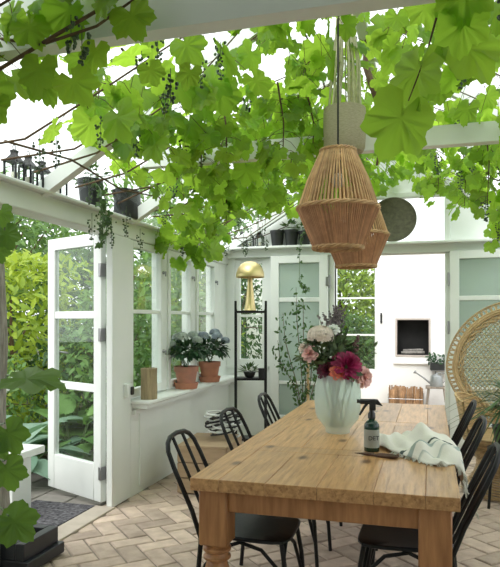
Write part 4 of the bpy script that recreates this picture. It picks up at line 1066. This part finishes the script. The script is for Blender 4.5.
# positions, tip direction, normal, size
big = [((-.98,1.90,2.47),(.35,-.1,-.75),(-.1,-.8,.45),.20),((-1.03,1.86,2.50),(-.5,0,-.5),(.1,-.7,.5),.15),
       ((-1.34,1.92,2.34),(-.2,.0,-.9),(.1,-.9,.35),.20),((-1.22,1.93,2.28),(.5,0,-.7),(.2,-.9,.35),.20),((-1.52,1.90,2.42),(-.6,0,-.4),(.2,-.7,.6),.2),
       ((-1.45,1.92,2.55),(-.3,0,-.6),(.0,-.6,.7),.2),((-1.28,1.9,2.58),(.5,-.2,-.3),(0,-.5,.8),.19),((-1.10,1.9,2.60),(.2,-.3,-.5),(.1,-.6,.7),.18),((-1.55,1.95,2.24),(-.3,0,-.8),(.2,-.8,.4),.18),
       ((-1.15,1.98,2.40),(-.2,0,-.7),(.1,-.7,.5),.16),((-1.0,2.1,2.36),(.3,0,-.7),(.1,-.8,.4),.13),((-.84,2.12,2.34),(-.3,0,-.7),(.1,-.8,.4),.13),((-1.38,1.9,2.48),(.3,0,-.5),(.1,-.7,.5),.18),
       ((.12,2.0,2.46),(-.25,.0,-.9),(-.25,-.9,.3),.24),((.10,2.02,2.36),(-.1,0,-.9),(-.1,-.9,.25),.21),((.30,2.05,2.52),(.4,0,-.6),(0,-.7,.5),.22),((.40,2.0,2.44),(.2,0,-.8),(.1,-.8,.4),.22),
       ((.22,2.0,2.56),(.1,-.2,-.6),(0,-.6,.7),.2),((.48,2.0,2.56),(-.3,0,-.6),(0,-.7,.6),.2),((.50,2.05,2.36),(.3,0,-.8),(.1,-.8,.4),.2),((.38,2.1,2.6),(.3,.1,-.4),(0,-.6,.8),.2),((-.02,2.12,2.55),(-.5,0,-.4),(0,-.6,.7),.14),((-.03,2.17,2.30),(-.25,.0,-.9),(-.5,-.7,.35),.30),((-.08,2.155,2.14),(-.35,0,-.85),(.6,-.7,.4),.31),((.10,2.15,2.34),(.5,0,-.7),(.1,-.8,.5),.28)]
q = MB(); q.tube([(.02,2.1,2.40),(-.01,2.17,2.32),(-.07,2.16,2.16)], [.004,.003,.002], 5); q.build('cane', M['cane'], vC)
for p, tip, nr, s in big: lv.add(p, tip, nr, s, rnd(.1,.9))
lv.build('foliage', M['grape_leaf'], vC)
for p in ((-1.17,1.92,2.45),(-1.22,1.93,2.5),(-.93,2.14,2.36),(.05,2.1,2.62),(.22,2.05,2.46),(.42,2.05,2.62),(.3,2.0,2.40)): cluster(vC, V(p), 24, .13)
# 4. the old vine rising from the planter by the garden door
vD = thing('grapevine', 'old grapevine with a flaky grey trunk growing by the door post', 'vine')
q = MB(); q.tube([(-2.39,3.06,.125),(-2.40,3.04,.5),(-2.39,3.01,.9),(-2.375,3.0,1.3),(-2.39,3.0,1.7),(-2.40,2.99,2.04)], [.06,.055,.052,.058,.052,.047], 14); q.build('trunk', M['bark'], vD)
q = MB(); lv = Leaves(GRAPE)
for pts in ([(-2.35,2.97,1.0),(-2.0,2.6,1.15),(-1.76,2.34,1.17)], [(-2.35,2.97,.7),(-2.05,2.6,.9),(-1.86,2.40,.95)], [(-2.36,2.97,.6),(-2.05,2.6,.72),(-1.86,2.40,.78)], [(-2.36,2.97,.4),(-2.05,2.6,.5),(-1.84,2.40,.53)], [(-2.36,2.97,1.7),(-2.1,2.7,1.85),(-1.86,2.40,1.84)]): q = MB(); q.tube(pts, [.006,.005,.004][:len(pts)] if len(pts) == 3 else [.006,.004], 5); q.build('cane', M['stem'], vD)
low = [((-1.72,2.30,1.165),(.95,.15,-.03),(.08,-.24,.97),.36),((-1.85,2.39,.93),(.5,0,-.8),(.1,-.8,.5),.22),((-1.90,2.40,.88),(-.2,0,-.8),(.1,-.8,.5),.2),
       ((-1.85,2.39,.77),(.3,0,-.9),(.2,-.8,.4),.22),((-1.83,2.39,.53),(.7,0,-.5),(0,-.6,.7),.25),((-1.90,2.42,.52),(.1,-.2,-.7),(0,-.6,.7),.2),
       ((-1.86,2.40,1.83),(.3,0,-.8),(.2,-.9,.3),.16),((-1.90,2.42,1.93),(.1,0,-.8),(.2,-.8,.4),.15),((-1.92,2.42,1.76),(.3,0,-.8),(.2,-.8,.4),.14)]
for p, tip, nr, s in low: lv.add(p, tip, nr, s, rnd(.1,.7))
lv.build('foliage', M['deep_leaf'], vD)

# ================================================================== GARDEN
bush('hedge', 'dense yellow green hedge beyond the open garden door', 'hedge', (-5.1, 6.7, 1.15), (.85, .8, 1.05), 3200, .13, M['bush_yellow'], boxy=True, lump=.12)
rb = bush('rose_bush', 'rose bush with white flowers below the yellow green hedge', 'bush', (-4.35, 5.5, .6), (.45, .4, .55), 900, .075, M['bush_mid'])
for (x, y, z) in ((.16,-.3,.52),(.0,-.36,.36),(.25,-.22,.38),(-.12,-.3,.6),(.3,-.1,.62),(-.25,-.25,.3)):
    q = MB(); petals(q, V((x,y,.55+z*.5)), V((.4,-.6,.6)).normalized(), .055, 4, 8, wide=.8); q.build('flower', M['petal_white'], rb)
def hosta(label, c, n, size, m):
    t = thing('hosta', label, 'plant', c); lv = Leaves(HOSTA); q = MB()
    for k in range(n):
        a = rnd(0,2*PI); el = rnd(.1,1.15); d = V((math.cos(a)*math.cos(el), math.sin(a)*math.cos(el), math.sin(el))); b0 = d*rnd(.18,.42)+V((0,0,.12)); q.tube([(0,0,0), b0*.6, b0], .006, 5)
        lv.add(b0, V((d.x, d.y, d.z*.45)), V((-d.x*.4, -d.y*.4, 1)), size*rnd(.75,1.2), None, .03)
    lv.build('foliage', m, t); q.build('stem', M['stem'], t); return t
hosta('blue green hosta with broad leaves behind the white bench', (-3.62, 4.72, -.05), 36, .38, M['hosta'])
hosta('bright green hosta seen through the open door panes', (-3.45, 5.5, -.05), 44, .38, M['hosta_green'])
hosta('grey green hosta nearest the low window wall', (-3.2, 5.9, -.05), 32, .32, M['hosta'])
G = 'garden shrubs outside the windows'
bush('shrub', 'loose green shrub outside the first window', 'shrub', (-3.35, 6.3, .95), (.6, .6, .95), 2200, .11, M['bush_mid'], group=G)
bush('shrub', 'dark shrub seen through the open door leaf', 'shrub', (-4.0, 6.35, .7), (.5, .5, .75), 1500, .09, M['bush_dark'], group=G)
bush('shrub', 'tall light green shrub outside the second window', 'shrub', (-3.7, 8.3, 1.4), (.8, .8, 1.5), 2400, .12, M['bush_mid'], group=G)
bush('shrub', 'dark leafy shrub in the corner window of the gable', 'shrub', (-2.95, 9.3, 1.3), (.7, .6, 1.4), 2600, .09, M['bush_dark'], group=G)
bush('shrub', 'yellowish shrub outside the third window', 'shrub', (-4.0, 10.3, 1.5), (.9, .9, 1.6), 2000, .13, M['bush_yellow'], group=G)
bush('shrub', 'round yellow green shrub behind the patio window', 'shrub', (-1.75, 12.6, 1.7), (1.0, .5, 1.1), 4200, .15, M['bush_yellow'])
bush('shrub', 'dark green shrub low behind the patio window', 'shrub', (-1.6, 11.75, .7), (.8, .4, .85), 3000, .12, M['bush_mid'])
T = 'trees at the end of the garden'
bush('tree', 'feathery green tree rising above the yellow hedge', 'tree', (-7.6, 9.2, 2.6), (1.7, 1.7, 1.6), 3600, .17, M['bush_mid'], group=T)
bush('tree', 'dark tree behind the hedge at the garden end', 'tree', (-9.5, 12.5, 2.2), (2.6, 2.4, 2.2), 3600, .24, M['bush_dark'], group=T)
bush('tree', 'broad green tree seen above the first window sash', 'tree', (-6.0, 11.8, 2.2), (1.7, 1.7, 2.1), 3400, .2, M['bush_mid'], group=T)
bush('tree', 'tall green tree far beyond the corner of the room', 'tree', (-4.6, 14.5, 2.4), (2.1, 1.8, 2.3), 3600, .22, M['bush_mid'], group=T)
bush('tree', 'dark conifer like tree behind the gable corner window', 'tree', (-3.4, 12.6, 1.7), (.9, .9, 1.6), 2600, .14, M['bush_dark'], group=T)
bush('tree', 'dark tree furthest out past the open door', 'tree', (-6.9, 7.2, 1.4), (1.1, 1.1, 1.5), 2800, .16, M['bush_dark'], group=T)

# ================================================================== LIGHT AND CAMERA
wd = bpy.data.worlds.new('overcast_sky'); bpy.context.scene.world = wd; wd.use_nodes = True
nt = wd.node_tree; nt.nodes.clear(); out = nt.nodes.new('ShaderNodeOutputWorld'); bg = nt.nodes.new('ShaderNodeBackground')
tc = N(nt, 'ShaderNodeTexCoord'); sp = N(nt, 'ShaderNodeSeparateXYZ'); L(nt, tc.outputs['Generated'], sp.inputs[0])
r = ramp(nt, [(0, (.80,.84,.85)), (.25, (.92,.95,.96)), (1, (1,1,1))]); L(nt, sp.outputs['Z'], r.inputs[0]); L(nt, r.outputs[0], bg.inputs[0]); bg.inputs[1].default_value = 1.0
L(nt, bg.outputs[0], out.inputs[0])
sn = bpy.data.lights.new('sun', 'SUN'); sn.energy = .9; sn.angle = R(40); sn.color = (1,.98,.94); so_ = bpy.data.objects.new('sun', sn); C.objects.link(so_); so_.rotation_euler = (R(38), R(-14), 0)

th = math.atan(180/620)
cam = bpy.data.cameras.new('camera'); co = bpy.data.objects.new('camera', cam); C.objects.link(co)
cam.sensor_fit = 'VERTICAL'; cam.sensor_height = 36; cam.lens = 620/567*36; cam.clip_start = .05
cam.shift_y = (320-283.5)/567; cam.shift_x = 0
co.location = (0, 0, 1.42); co.rotation_euler = (R(90), 0, th)
S = bpy.context.scene; S.camera = co
S.view_settings.view_transform = 'Standard'; S.view_settings.look = 'None'; S.view_settings.gamma = 1; S.view_settings.use_curve_mapping = False
S.view_settings.exposure = 1.18
S.cycles.max_bounces = 10; S.cycles.diffuse_bounces = 5; S.cycles.transmission_bounces = 6; S.cycles.transparent_max_bounces = 16
S.cycles.use_denoising = True; S.cycles.sample_clamp_indirect = 8; S.cycles.caustics_reflective = False; S.cycles.caustics_refractive = False
